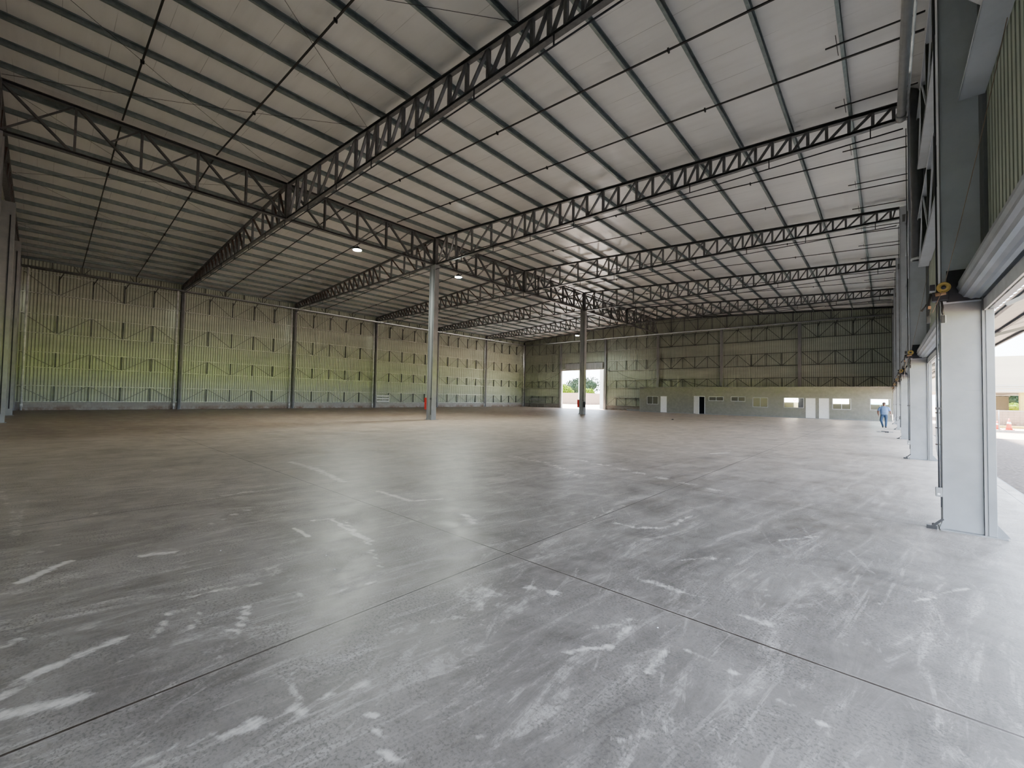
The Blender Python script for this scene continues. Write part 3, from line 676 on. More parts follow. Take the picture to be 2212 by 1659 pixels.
# ============================================================ office block
OY, OH, OX0, OX1 = 51.9, 3.16, -23.9, .50
OPEN = [(-22.9, -21.42, 1.02, 2.03, 'w'), (-21.12, -20.34, 0, 2.05, 'd'), (-17.07, -15.82, 0, 2.12, 'o'), (-15.39, -13.79, 1.60, 2.10, 'w'), (-13.02, -11.56, 1.60, 2.12, 'w'),
        (-10.84, -9.38, 1.01, 2.06, 'w'), (-7.95, -6.20, 1.04, 2.08, 'w'), (-6.04, -5.24, 0, 2.05, 'd'), (-4.95, -4.14, 0, 2.06, 'd'), (-3.88, -2.44, 1.0, 2.06, 'w'), (-1.05, .38, 1.02, 2.08, 'w')]
mb = MB(); x = OX0
for a, b, z0, z1, k in OPEN:
    mb.box(x, OY, 0, a, OY + .15, OH); mb.box(a, OY, z1, b, OY + .15, OH)
    if z0 > 0: mb.box(a, OY, 0, b, OY + .15, z0)
    x = b
mb.box(x, OY, 0, OX1, OY + .15, OH); mb.box(OX0, OY + .15, 0, OX0 + .15, YB - .1, OH)
o = mb.build('wall_office', 'office'); tag(o, 'olive painted block front of the long low office block', 'wall', kind='structure')
o = MB().box(OX0 - .03, OY - .03, OH, OX1, YB - .3, OH + .07).build('roof_office', 'coldark'); tag(o, 'flat grey slab edge on top of the office block', 'roof', kind='structure')
o = MB().box(OX0, OY - .012, 0, OX1, OY, .05).build('trim_office', 'column'); tag(o, 'thin pale mortar line along the foot of the office front', 'trim', kind='structure')
# rooms behind
for n, (a, b, mt) in enumerate([(-23.7, -18.2, 'roomd'), (-18.1, -15.5, 'roomd'), (-15.4, -13.4, 'room'), (-13.3, -11.3, 'roomd'), (-11.2, -8.6, 'room'), (-8.5, -5.1, 'room'), (-5.0, -2.1, 'room'), (-2.0, .45, 'room')]):
    r = MB().box(a, OY + 2.6, 0, b, OY + 2.7, 2.7).box(a, OY + .16, 0, a + .04, OY + 2.6, 2.7).box(b - .04, OY + .16, 0, b, OY + 2.6, 2.7).box(a, OY + .16, 2.7, b, OY + 2.7, 2.74)
    o = r.build('wall_room', mt); tag(o, f'inner walls of the {ORD[n]} small room of the office block', 'wall', kind='structure')
for xx, e in ((-6.8, 9), (-3.3, 1.5), (-.6, 1.5), (-10.1, 1.5)):
    ld = bpy.data.lights.new('room_lamp', 'POINT'); ld.energy = e * 4; ld.color = (1, .93, .70); ld.shadow_soft_size = .1
    lo = bpy.data.objects.new('room_lamp', ld); COL.objects.link(lo); lo.location = (xx, OY + 1.6, 2.45)
wl = ['two-light window with dark glass next to the first white door of the office', 'low wide window with greenish frosted glass beside the open doorway', 'low wide window with dark glass, second of the low pair', 'window with khaki glass between the low windows and the lit one', 'lit window with a white banner and a sliding dark leaf', 'window with a two-tone banner next to the pair of white doors', 'window with a pale blue banner behind the walking man']
dl = ['closed white door at the ridge end of the office block', None, 'closed white door, first of the adjoining pair', 'closed white door, second of the adjoining pair, beside the bannered window']
wi = di = 0
for a, b, z0, z1, k in OPEN:
    w = b - a; h = z1 - z0
    if k == 'w':
        t = thing(f'window_{wi+1}', wl[wi], 'window', (a, OY + .02, z0), kind='structure')
        MB().box(0, -.03, 0, w, .03, .045).box(0, -.03, h - .055, w, .03, h).box(0, -.03, .045, .05, .03, h - .055).box(w - .05, -.03, .045, w, .03, h - .055).build('frame', 'alu', t)
        MB().box(w / 2 - .03, -.02, .045, w / 2 + .03, .02, h - .055).build('mullion', 'alu', t)
        MB().box(.05, .0, .045, w / 2 - .03, .006, h - .055).build('pane', 'glass', t)
        if wi == 4: MB().box(w - .5, .01, .045, w - .05, .02, h - .055).build('sliding_leaf', 'roomd', t)
        else: MB().box(w / 2 + .03, .0, .045, w - .05, .006, h - .055).build('pane', 'glass', t)
        MB().box(-.03, -.05, -.04, w + .03, -.0, 0).build('sill', 'coldark', t)
        wi += 1
    elif k == 'd':
        t = thing(f'door_{di+1}', dl[di] or dl[0], 'door', (a, OY + .02, 0), kind='structure')
        MB().box(0, -.03, 0, .05, .06, h).box(w - .05, -.03, 0, w, .06, h).box(.05, -.03, h - .05, w - .05, .06, h).build('frame', 'white', t)
        lf = MB().box(.055, -.015, .02, w - .055, .02, h - .055).build('leaf', 'white', t)
        MB().box(w - .17 if di != 2 else .09, -.05, 1.0, w - .09 if di != 2 else .17, -.015, 1.03).build('handle', 'alu', lf)
        di += 1
    else:
        t = thing('door_2', 'white door standing open into a dark room of the office block', 'door', (a, OY + .02, 0), kind='structure')
        MB().box(0, -.03, 0, .05, .06, h).box(w - .05, -.03, 0, w, .06, h).box(.05, -.03, h - .05, w - .05, .06, h).build('frame', 'white', t)
        MB().prof((.06, .05, .02), (.06, .05, h - .06), [(0, 0), (-.02, .03), (-.66, -.42), (-.64, -.45)], (0, 1, 0)).build('leaf', 'white', t)
        MB().box(.06, .15, .0, w - .06, .2, .03).build('threshold', 'black', t)
        di += 1
# fix: the open leaf swings to the dark room side
def banner(loc, w, h, label, base, marks):
    t = thing('banner', label, 'banner', loc)
    MB().box(0, 0, 0, w, .006, h).build('sheet', base, t)
    for mt, polys in marks:
        m_ = MB()
        for p in polys: m_.bar((p[0] * w, -.006, p[1] * h), (p[2] * w, -.006, p[3] * h), .006, p[4] * h)
        m_.build('print', mt, t)
M['ban_w'] = emis('glowing_banner_cream', (1, .93, .80), .75); M['ban_b'] = emis('glowing_banner_white', (.90, 1, .96), .8)  # emission stands in for light coming through the banners
M['pr_o'] = emis('print_orange', (.95, .55, .25), .75); M['pr_v'] = emis('print_mauve', (.55, .30, .35), .5); M['pr_c'] = emis('print_turquoise', (.20, .75, .85), .9); M['pr_k'] = emis('print_tan', (.85, .62, .40), .8)  # prints glow along with their banners
banner((-7.88, OY - .03, 1.61), 1.2, .42, 'white banner with an orange mark and a mauve V in the lit window', 'ban_w', [('pr_o', [(.06, .3, .14, .8, .14), (.14, .8, .2, .35, .14)]), ('pr_k', [(.28, .35, .45, .35, .12), (.28, .6, .4, .6, .1)]), ('pr_v', [(.62, .85, .75, .2, .16), (.75, .2, .92, .9, .16)])])
banner((-3.82, OY - .03, 1.55), 1.22, .47, 'cream banner printed in two bands in the window beside the white doors', 'ban_w', [('pr_v', [(.52, .8, .60, .8, .16), (.64, .8, .72, .8, .16)]), ('pr_k', [(.1, .38, .32, .38, .16), (.30, .62, .46, .62, .1)]), ('pr_o', [(.36, .38, .78, .38, .14)])])
banner((-.98, OY - .03, 1.56), 1.2, .46, 'white and turquoise banner in the window behind the walking man', 'ban_b', [('pr_c', [(.0, .12, .99, .12, .22), (.18, .5, .3, .25, .2), (.3, .3, .62, .3, .2)]), ('pr_k', [(.66, .7, .9, .7, .12)])])

# ============================================================ door wall columns and roller shutters
nth = ['zeroth', 'first', 'second', 'third', 'fourth', 'fifth']
desc = ['', 'big pale steel column between loading doors, closest to the viewer', 'second pale column of the loading door row, in front of the white outdoor pipe', 'third pale column of the loading door row', 'fourth pale column of the loading door row', 'fifth pale column of the loading door row, by the walking man']
for i in range(0, 7):
    y = FY(i)
    lab = desc[i] if 0 < i < 6 else ['column of the loading door row at the viewer gable corner', 'corner column of the loading door row at the far gable'][i == 6]
    t = thing('door_column', lab, 'column', (XR, y - .05, 0), 'columns of the loading door row')
    H_ = 11.1
    o = MB().box(0, 0, .015, .37, .30, 3.02).build('shaft', 'column', t); bevel(o, .006)
    MB().box(0, 0, 3.02, .37, .30, H_).build('upper_shaft', 'col_brightened', t)
    MB().box(.0, -.018, .015, .012, 0, H_).build('inner_edge', 'column', t)
    o = MB().box(.37, -.03, .015, .40, .02, H_).box(.37, .02, .015, .40, .30, H_).build('guide_channel', 'coldark', t)
    o = MB().box(.40, -.04, .015, .475, .34, H_ - .1).build('outer_flange', 'column', t); bevel(o, .004)
    MB().box(-.03, -.06, 0, .56, .36, .015).build('base_plate', 'coldark', t)
    MB().add([(.475, .0, .015), (.60, .0, .015), (.475, .0, .16), (.475, .02, .015), (.60, .02, .015), (.475, .02, .16)], [(0, 1, 2), (5, 4, 3), (0, 3, 4, 1), (1, 4, 5, 2), (2, 5, 3, 0)]) if False else None
    g = MB(); g.add([(.475, 0, .015), (.59, 0, .015), (.475, 0, .17), (.475, .02, .015), (.59, .02, .015), (.475, .02, .17)], [(0, 1, 2), (5, 4, 3), (0, 3, 4, 1), (1, 4, 5, 2), (2, 5, 3, 0)]); g.build('gusset', 'column', t)
    g = MB(); g.add([(0, 0, .015), (-.035, 0, .015), (0, 0, .14), (0, -.02, .015), (-.035, -.02, .015), (0, -.02, .14)], [(0, 1, 2), (5, 4, 3), (0, 3, 4, 1), (1, 4, 5, 2), (2, 5, 3, 0)]); g.build('gusset', 'column', t)
    for zz in (.96, 1.86): MB().box(.014, -.001, zz, .36, .001, zz + .004).build('weld_seam', 'coldark', t)
    MB().box(.10, -.012, 10.35, .36, 0, 10.7).build('truss_bracket', 'coldark', t)
    if 0 < i < 6:
        c = thing('cable_conduit', f'dark conduit strapped up the inner edge of the {nth[i]} loading door column', 'conduit', (XR - .035, y - .07, 0), 'conduits of the door columns')
        MB().tube([(0, 0, .55), (0, 0, 1.2), (-.006, 0, 2.0), (0, 0, 3.2), (0, .0, 10.2)], .010, 8).build('pipe', 'conduit', c)
        MB().tube([(.019, 0, .3), (.019, 0, 3.2)], .006, 6).build('pipe', 'conduit', c)
        o = MB().box(-.035, -.03, .44, .03, .03, .56).build('junction_box', 'coldark', c); bevel(o)
        MB().cyl((-.005, -.034, .475), (-.005, -.03, .475), .014, 12).build('box_cap', 'white', o)
        MB().box(-.03, -.02, 1.60, .03, .02, 1.63).build('strap', 'black', c)
        if i == 3: MB().tube([(-.10 + .07 * cos(a * pi / 10), 0, .95 + .09 * sin(a * pi / 10)) for a in range(21)], .006, 6).build('wire_loop', 'cable', c); MB().box(-.03, -.03, .93, .02, .03, 1.08).build('latch', 'black', c)
        c = thing('floor_latch', f'black folded latch bracket on the floor at the foot of the {nth[i]} loading door column', 'latch', (XR - .04, y - .08, 0), 'floor latches of the door columns')
        MB().bar((.04, 0, .15), (-.05, 0, .05), .02, .025).build('arm', 'black', c)
        MB().box(-.12, -.02, .002, -.02, .03, .045).build('foot', 'black', c)
        MB().cyl((-.05, -.03, .06), (-.05, .03, .06), .02, 10).build('pivot', 'black', c)
for i in range(6):
    ya, yb = FY(i) + .30, FY(i + 1) - .06
    t = thing('roller_shutter', f'rolled-up steel shutter over the {["nearest","second","third","fourth","fifth","last"][i]} loading doorway, with yellow chain wheel', 'shutter', (XR + .315, yb, 3.22), 'roller shutters of the loading doors')
    Ln = yb - ya
    prof = []
    for k in range(28):
        a = 2 * pi * k / 28; r = .158 if k % 2 else .170
        prof.append((r * cos(a), r * sin(a)))
    MB().prof((0, -.02, 0), (0, -Ln + .02, 0), prof, smooth=False).build('curtain_roll', 'shutter', t)
    for e in (-.014, -Ln): MB().box(-.26, e, -.18, .155, e + .014, .24).build('end_plate', 'conduit', t)
    MB().box(.07, -Ln, -.33, .09, -.02, -.18).build('bottom_slat', 'lintel', t)
    MB().box(.115, -Ln, -.32, .175, -.0, -.10).build('lintel_box', 'shutter', t)
    w = MB().lathe((0, 0, 0), [(.012, -.03), (.03, -.032), (.034, -.02), (.056, -.02), (.062, -.03), (.068, -.03), (.068, -.018), (.056, -.008), (.068, .004), (.068, .012), (.0, .012)], 32, 'Y').build('chain_wheel', 'yellow', t, (-.295, -.15, .0)); w.rotation_euler = (.22, 0, -.12)
    MB().lathe((0, -.032, 0), [(0, -.004), (.026, -.004), (.026, .01)], 20, 'Y').build('wheel_hub', 'conduit', w)
    before = set(c.name for c in t.children)
    o = MB().box(-.33, -.13, -.17, -.17, -.02, -.05).build('motor', 'conduit', t); bevel(o, .01)
    MB().cyl((-.30, -.14, -.09), (-.20, -.14, -.075), .024, 12).build('gear_cover', 'orange', o)
    MB().box(-.35, -.15, -.03, -.30, -.03, .05).build('bracket', 'conduit', t)
    MB().tube([(-.24, -.10, -.17), (-.23, -.11, -.26), (-.235, -.13, -.30), (-.228, -.14, -.36)], .012, 6).build('control_lead', 'cable', t)
    o = MB().box(-.25, -.15, -.47, -.208, -.12, -.37).build('control_box', 'black', t); bevel(o)
    MB().box(-.208, -.15, -.47, -.202, -.12, -.37).build('box_side', 'white', o)
    MB().tube([(-.34, -.10, -.06), (-.36, -.12, -.2), (-.35, -.12, -.3), (-.36, -.12, -.36)], .014, 6).build('control_lead', 'cable', t)
    o = MB().box(-.385, -.14, -.46, -.345, -.11, -.37).build('control_box', 'black', t); bevel(o)
    MB().tube([(-.385, -.12, -.20), (-.40, -.14, -.24), (-.44, -.15, -.29), (-.43, -.15, -.30), (-.39, -.13, -.22)], .006, 5).build('control_lead', 'cable', t)
    MB().box(-.37, -.14, -.27, -.34, -.11, -.23).build('terminal', 'orange', t)
    MB().tube([(-.235, -.16, -.05), (-.28, -.16, -.18), (-.33, -.16, -.33), (-.35, -.16, -.52), (-.37, -.2, -.8)] if i else [(-.235, -.16, -.05), (-.28, -.16, -.18), (-.33, -.16, -.33)], .004, 5).build('pull_chain', 'tan_cable', t)
    MB().tube([(-.21, -.16, .05), (-.12, -.6, .6), (.0, -1.2, 1.4), (.12, -1.8, 2.3)], .004, 5).build('pull_cord', 'tan_cable', t)
    for c in t.children:
        if c.name not in before: c.location.x -= .075

# ============================================================ loose things in the hall
def slat_rack(loc, rz, w, h, label, mat, rows, tilt=.12, z0=0):
    t = thing('slat_rack', label, 'rack', loc, rz=rz)
    t.rotation_euler.x = -tilt
    for x in (.04, w / 2, w - .04): MB().box(x - .03, 0, 0, x + .03, .05, z0 + h).build('stile', mat, t)
    for k in range(rows):
        z = z0 + h * (k + .5) / rows; MB().box(0, -.02, z - h / rows * .28, w, 0, z + h / rows * .28).build('slat', mat, t)
slat_rack((XL + .30, 27.25, .62), pi / 2, 1.75, .98, 'white slatted rack leaning on the long wall beside its fourth column', 'rack', 3, .06)
slat_rack((-44.85, YB - .48, 0), 0, 3.0, 1.0, 'grey slatted rack leaning on the gable wall near the far corner', 'rackdark', 3, .1, .5)
def planks(loc, rz, n, ln, label, name='plank', mat='wood', sp=.16):
    for k in range(n):
        o = MB().box(-ln / 2, -.055, 0, ln / 2, .055, .035).build(name, mat, None, (loc[0] + (k % 3) * sp * cos(rz + pi / 2), loc[1] + (k % 3) * sp * sin(rz + pi / 2), loc[2] + (k // 3) * .037))
        o.rotation_euler.z = rz + (random.random() - .5) * .012
        tag(o, f'{label}, {ORD[k]} board', 'plank', 'loose boards')
planks((-46.05, 42.2, .0), pi / 2, 3, 8.6, 'pale long board lying on the floor along the long wall')
planks((-28.9, 54.4, .0), 0, 5, 2.4, 'grey board stacked on the floor by the gable plinth')
o = MB().box(0, 0, 0, 2.9, .10, .22).build('steel_channel', 'column', None, (-26.9, 54.3, .0)); tag(o, 'pale steel channel lying on the floor against the end of the office', 'channel')
t = thing('floor_sweeper', 'thin grey frame with two black wheels lying on the floor by the third door column', 'trolley', (-.02, FY(3) + 4.8, 0))
MB().bar((-.35, 0, .05), (.36, 0, .05), .03, .03).bar((-.30, .6, .03), (.36, .6, .03), .03, .03).bar((-.22, 0, .04), (-.22, .6, .04), .03, .03).build('frame', 'coldark', t)
for xx in (-.03, .05):
    MB().cyl((xx - .08, .30, .05), (xx - .08, .33, .05), .045, 14).build('wheel', 'black', t)
    MB().cyl((xx + .08, -.04, .05), (xx + .08, -.01, .05), .045, 14).build('wheel', 'black', t)
o = MB().lathe((0, 0, 0), [(0, 0), (.08, .005), (.10, .03), (.06, .07), (0, .08)], 9).build('rubble_lump', 'black', None, (-12.95, 34.3, 0)); tag(o, 'small dark lump lying alone on the floor before the office', 'lump')
for k, (px, py) in enumerate([(-4.3, 2.0), (-1.25, 3.05), (-5.2, 1.3), (-3.9, 1.9)]):
    o = MB().lathe((0, 0, 0), [(0, 0), (.006, .001), (.007, .003), (.003, .005), (0, .005)], 6).build('pebble', 'white', None, (px, py, .0))
    tag(o, 'tiny white pebble on the dusty floor', 'pebble', 'tiny white pebbles')
t = thing('bent_rod', 'thin dark bent rod leaning on the gable plinth below the grey rack', 'rod', (-44.6, YB - 1.25, 0))
MB().tube([(0, 0, .01), (.1, .1, .5), (.0, .25, .9), (-.3, .35, 1.1)], .03, 6).build('rod', 'cable', t)
def cable(name, pts, label, r=.02):
    p0 = Vector(pts[0]); out = []
    for a, b in zip(pts, pts[1:]):
        a, b = Vector(a), Vector(b)
        for k in range(6):
            q = a.lerp(b, k / 6); q.z -= (b - a).length * .06 * sin(pi * k / 6); out.append(q - p0)
    out.append(Vector(pts[-1]) - p0)
    o = MB().tube(out, r, 5).build(name, 'cable', None, p0); tag(o, label, 'cable')
cable('hanging_cable', [(-38.9, YB - .35, 5.7), (-40.8, YB - .35, 4.9), (-43.2, YB - .35, 4.25), (-46, YB - .35, 4.2)], 'black cable sagging from the doorway jamb towards the far corner')
cable('hanging_cable', [(-30.7, YB - .35, 5.9), (-29.0, YB - .35, 5.6), (-26.4, YB - .35, 4.5), (-23.0, YB - .35, 4.5)], 'black cable sagging from the doorway jamb to the column under the ridge')
cable('hanging_cable', [(-22.7, YB - .35, 4.5), (-19.0, YB - .35, 4.0), (-14.9, YB - .35, 3.4)], 'black cable sagging over the office roof beyond the ridge column')
t = thing('roller_shutter', 'rolled steel shutter box with a wooden rail over the tall gable doorway', 'shutter', (DB[0], YB - .02, 6.0))
MB().box(.9, -.42, .05, 7.5, -.12, .98).build('curtain_box', 'coldark', t)
MB().bar((0, -.34, -.05), (7.66, -.34, .02), .12, .16).build('head_rail', 'wood', t)
MB().box(-.02, -.22, -6.0, .12, 0, -.1).box(7.56, -.22, -6.0, 7.68, 0, -.1).build('guide', 'lintel', t)

# ============================================================ outside
gm = MB().box(-400, -300, -.35, 500, 500, -.12); o = gm.build('ground', 'earth'); tag(o, 'sunlit earth yard with bright grass farther out', 'ground', kind='structure')
o = MB().box(-45, -60, -.12, 1.0, -2.0, -.04).build('bounce_cut_ground', 'coldark'); tag(o, 'added unseen dark ground outside the viewer-end gable, cutting bounced light', 'ground', kind='structure')  # unseen dark slab, added to cut light bouncing off the ground
o = MB().box(1.92, -25, -.12, 14, 33.0, -.04).build('gravel', 'gravel'); tag(o, 'dark crushed stone beside the concrete apron outside the loading doors', 'gravel', kind='stuff')
o = MB().box(1.70, -10, -.4, 1.95, 60, -.002).build('trim_apron', 'column'); tag(o, 'concrete apron kerb outside the loading doors', 'kerb', kind='structure')
t = thing('canopy', 'grey metal canopy outside the loading doors seen from below', 'canopy', (1.2, 0, 0))
cm = MB(); pitch_ = .145
for k in range(int(58 / pitch_)):
    y = -1 + k * pitch_; x_in = .30 if k % 2 else .44; f_ = lambda x: 3.50 + (x - .3) * .33
    cm.add([(x_in, y, f_(x_in)), (2.1, y, f_(2.1)), (2.1, y + pitch_, f_(2.1)), (x_in, y + pitch_, f_(x_in))], [(0, 1, 2, 3)])
cm.build('sheet', 'canopy', t)
for x, z in ((.55, 3.58), (1.2, 3.77), (2.07, 4.03)): MB().bar((x, -1, z), (x, 55, z), .06, .08).build('rail', 'conduit', t)
for i in range(0, 7):
    MB().bar((.0, FY(i) + .3, 3.32), (2.1, FY(i) + .3, 3.95), .06, .08).build('arm', 'canopy', t)
    MB().bar((.0, FY(i) + .3, 3.0), (1.3, FY(i) + .3, 3.72), .05, .05).build('brace', 'canopy', t)
t = thing('outdoor_downpipe', 'thick pale downpipe with an elbow outside, behind the second door column', 'pipe', (1.22, FY(2) + .45, 0))
MB().tube([(0, 0, 3.5), (0, 0, .32), (.02, -.06, .14), (.06, -.25, .06)], .075, 12).build('pipe', 'pipelight', t)
for z in (.45, .95, 1.4): MB().cyl((0, 0, z), (0, 0, z + .03), .09, 12).build('clamp', 'rust', t)
# wire fence
t = thing('mesh_fence', 'wire mesh fence on a low kerb across the yard outside the loading doors', 'fence', (3, 42, 0))
fm = MB()
for k in range(0, 40):
    fm.box(k * .25, -.003, .05, k * .25 + .006, .003, 1.3)
for k in range(0, 8): fm.box(0, -.003, .05 + k * .17, 10, .003, .056 + k * .17)
fm.build('wire_mesh', 'rod', t)
for k in range(6): MB().cyl((k * 2 + .6, 0, -.1), (k * 2 + .6, 0, 1.36), .03, 8).build('post', 'coldark', t)
MB().box(0, -.03, 1.30, 10, .03, 1.34).build('rail', 'coldark', t); MB().box(0, -.1, -.1, 10, .1, .06).build('kerb', 'coldark', t)
for k, (x, y, s) in enumerate([(6.25, 47.5, .9), (6.75, 47.0, 1.2)]):
    t = thing('traffic_cone', ['smaller orange traffic cone behind the wire fence', 'larger orange traffic cone behind the wire fence'][k], 'cone', (x, y, -.12), 'orange traffic cones')
    MB().box(-.2 * s, -.2 * s, 0, .2 * s, .2 * s, .04).build('base', 'cone', t); cb_ = MB().cyl((0, 0, .04), (0, 0, .72 * s), .15 * s, 14, .03).build('cone_body', 'cone', t); MB().cyl((0, 0, .38 * s), (0, 0, .5 * s), .098 * s, 14, .075 * s).build('reflective_band', 'white', cb_)
o = MB().box(4, 57, -.12, 40, 57.3, 1.25).build('garden_wall', 'yardwall'); tag(o, 'sunlit pale rendered wall behind the fence', 'wall')
o = MB().box(4, 50.5, -.12, 9.0, 50.9, .08).build('yellow_kerb', 'yellowc'); tag(o, 'yellow painted kerb on the ground behind the cones', 'kerb')
t = thing('warehouse', 'large cream warehouse with a horizontally clad upper storey on columns', 'building', (7.0, 66, -.12))
MB().box(-4, 0, 3.15, 45, 20, 6.9).build('clad_storey', 'creamroof', t)
for z in (3.3, 3.62, 3.8): MB().box(-4, -.06, z, 45, 0, z + .07).build('cladding_band', 'shutter', t)
MB().box(3.3, .3, 0, 3.8, 1.0, 3.2).build('column', 'yellowc', t); MB().box(3.8, .8, 0, 12, 1.0, 3.2).build('ground_floor_wall', 'olivewall', t)
MB().box(-3.5, 19, 0, -3, 20, 3.2).build('column', 'yellowc', t)
t = thing('utility_hut', 'small beige hut standing beyond the wall outside the loading doors', 'building', (9.2, 80, -.12))
MB().box(0, 0, 0, 2.3, 2.5, 2.9).build('body', 'cream', t); MB().box(-.1, -.1, 2.9, 2.4, 2.6, 3.05).build('roof_slab', 'coldark', t)
def foliage(name, loc, rad, n, mat, label, cat, leaf=.22, trunk=True, kind=None):
    rnd = random.Random(int(abs(loc[0] * 13 + loc[1] * 7)))
    t = thing(name, label, cat, loc)
    m_ = MB(); lobes = [(Vector((rnd.uniform(-.5, .5) * rad[0], rnd.uniform(-.5, .5) * rad[1], rad[2] * rnd.uniform(.75, 1.3))), rnd.uniform(.42, .62)) for _ in range(9)] + [(Vector((0, 0, rad[2])), .8)]
    for _ in range(n):
        c, s = rnd.choice(lobes); d = Vector((rnd.gauss(0, 1), rnd.gauss(0, 1), rnd.gauss(0, 1))).normalized() * s * rnd.uniform(.75, 1.05)
        p = c + Vector((d.x * rad[0], d.y * rad[1], d.z * rad[2])); p.z = max(.05, p.z)
        a = Vector((rnd.gauss(0, 1), rnd.gauss(0, 1), rnd.gauss(0, 1))).normalized() * leaf; b = a.orthogonal().normalized() * leaf * .5
        m_.add([p - a, p + b, p + a, p - b], [(0, 1, 2, 3)])
    me = m_.v and m_.mesh('foliage'); me.materials.append(M[mat]); place('foliage', me, t)
    core = MB()
    for c, s in lobes:
        s *= .62; n8 = 10
        core.lathe((c.x, c.y, c.z), [(max(.001, s * rad[0] * sin(pi * q / 6)), -s * rad[2] * cos(pi * q / 6)) for q in range(7)], n8)
    core.build('inner_foliage', 'leafd' if mat == 'leafd' else mat, t)
    if trunk: MB().cyl((0, 0, -.3), (0, 0, rad[2] * .9), .12 * rad[0] ** .5, 8).build('trunk', 'wood', t)
foliage('tree', (16.8, 110, 0), (3.2, 3, 2.9), 1500, 'leafd', 'round dark tree beyond the wall, seen under the warehouse storey', 'tree', .4)
foliage('bush', (14.0, 92, 0), (4.0, 2, 1.2), 1200, 'leafy', 'low bright green bush below the tree outside the loading doors', 'bush', .25, False)
# behind the gable doorway
o = MB().box(-82, 95, -.12, -58.5, 95.3, 2.95).build('yard_wall', 'yardwall'); tag(o, 'sunlit rendered block wall seen through the tall gable doorway', 'wall')
o = MB().box(-58.5, 95, -.12, -58.2, 120, 2.9).box(-58.2, 108, -.12, -44, 108.3, 2.9).build('yard_wall', 'yardwall'); tag(o, 'farther brownish yard wall seen through the gable doorway, right of the column', 'wall')
foliage('bush', (-71.5, 99, 0), (6.5, 3, 3.2), 8000, 'leafy', 'large yellow-green bush above the yard wall beyond the gable doorway', 'bush', .26, False)
foliage('bush', (-62.5, 101, 0), (2.4, 2, 2.3), 3500, 'leafy', 'smaller green bush beside the dark tree beyond the gable doorway', 'bush', .24, False)
foliage('tree', (-76, 118, 0), (7, 4, 4.6), 4500, 'leafd', 'dark tree crown showing over the yellow-green bush', 'tree', .3)
foliage('tree', (-65.5, 126, 0), (6, 4, 4.6), 4500, 'leafd', 'dark grey-green tree beside the white post beyond the gable doorway', 'tree', .3)
for k, (x0, x1) in enumerate([(-38.5, -37.75), (-34.45, -33.4)]):
    t = thing('porch_column', ['white porch column standing just behind the doorway column', 'wide white porch column at the office side of the gable doorway'][k], 'column', ((x0 + x1) / 2, 60.2, -.12))
    MB().box(-(x1 - x0) / 2, -.2, 0, (x1 - x0) / 2, .2, 7.0).build('shaft', 'white', t); MB().box(-(x1 - x0) / 2 - .1, -.3, 0, (x1 - x0) / 2 + .1, .3, .12).build('base', 'white', t)
o = MB().box(-42, YB + .3, -.3, -28, 66, -.005).build('path_slab', 'column'); tag(o, 'pale concrete slab outside the gable doorway', 'path', kind='structure')

# ============================================================ person
def skin(name, chains, mat, parent, sub=2):
    """chains: list of [(x,y,z,r), ...]; a chain may start with ('j', index) to hang on an existing vertex"""
    vs, es, rs = [], [], []
    for ch in chains:
        prev = None
        for p in ch:
            if p[0] == 'j': prev = p[1]; continue
            vs.append(p[:3]); rs.append(p[3] if isinstance(p[3], tuple) else (p[3], p[3]))
            if prev is not None: es.append((prev, len(vs) - 1))
            prev = len(vs) - 1
    me = bpy.data.meshes.new(name); me.from_pydata(vs, es, []); me.update()
    o = place(name, me, parent)
    md = o.modifiers.new('skin', 'SKIN'); md.use_smooth_shade = True
    for i, r in enumerate(rs): me.skin_vertices[0].data[i].radius = r; me.skin_vertices[0].data[i].use_root = False
    me.skin_vertices[0].data[0].use_root = True
    s = o.modifiers.new('sub', 'SUBSURF'); s.levels = sub; s.render_levels = sub
    dg = bpy.context.evaluated_depsgraph_get(); ev = o.evaluated_get(dg); nm = bpy.data.meshes.new_from_object(ev)
    o.modifiers.clear(); o.data = nm; bpy.data.meshes.remove(me)
    nm.materials.clear(); nm.materials.append(M[mat])
    nm.polygons.foreach_set('use_smooth', [True] * len(nm.polygons))
    return o
P_ = thing('person', 'heavy-set man in a light blue t-shirt and blue jeans walking beside the loading doors', 'person', (-.05, 38.6, 0), rz=0)
# faces -Y (towards the viewer); x is picture-right
body = [[(0, .02, .98, .12), (0, .02, 1.15, .13), (0, .01, 1.30, .12), (0, .01, 1.40, .09), (0, .0, 1.49, .055), (0, -.02, 1.555, .078), (0, -.03, 1.62, .100), (0, -.025, 1.69, .088)]]
def arm(s, b):
    sh = (s * .16, .01, 1.36, .045); 
    if s < 0: pts = [sh, (s * .265, .0, 1.25, .060), (s * .31, .0, 1.12, .056), (s * .31, -.04, .98, .050), (s * .29, -.07, .88, .036)]
    else: pts = [sh, (s * .265, .02, 1.25, .060), (s * .315, .04, 1.12, .056), (s * .34, -.02, .98, .050), (s * .33, -.06, .88, .036)]
    return [('j', 3)] + pts
body.append(arm(-1, 0)); body.append(arm(1, 0))
# verts: 0-7 spine, 8-12 arm L, 13-17 arm R
def hand(s, wrist, base):
    x, y, z = wrist; out = [[('j', base), (x, y - .01, z - .05, .027), (x, y - .015, z - .085, .024)]]
    k = base
    return out
hL = (-.29, -.07, .88); hR = (.33, -.06, .88)
body.append([('j', 12), (hL[0], hL[1] - .01, hL[2] - .05, (.030, .018)), (hL[0], hL[1] - .012, hL[2] - .085, (.030, .015))])     # 18, 19
body.append([('j', 17), (hR[0], hR[1] - .01, hR[2] - .05, (.030, .018)), (hR[0], hR[1] - .012, hR[2] - .085, (.030, .015))])     # 20, 21
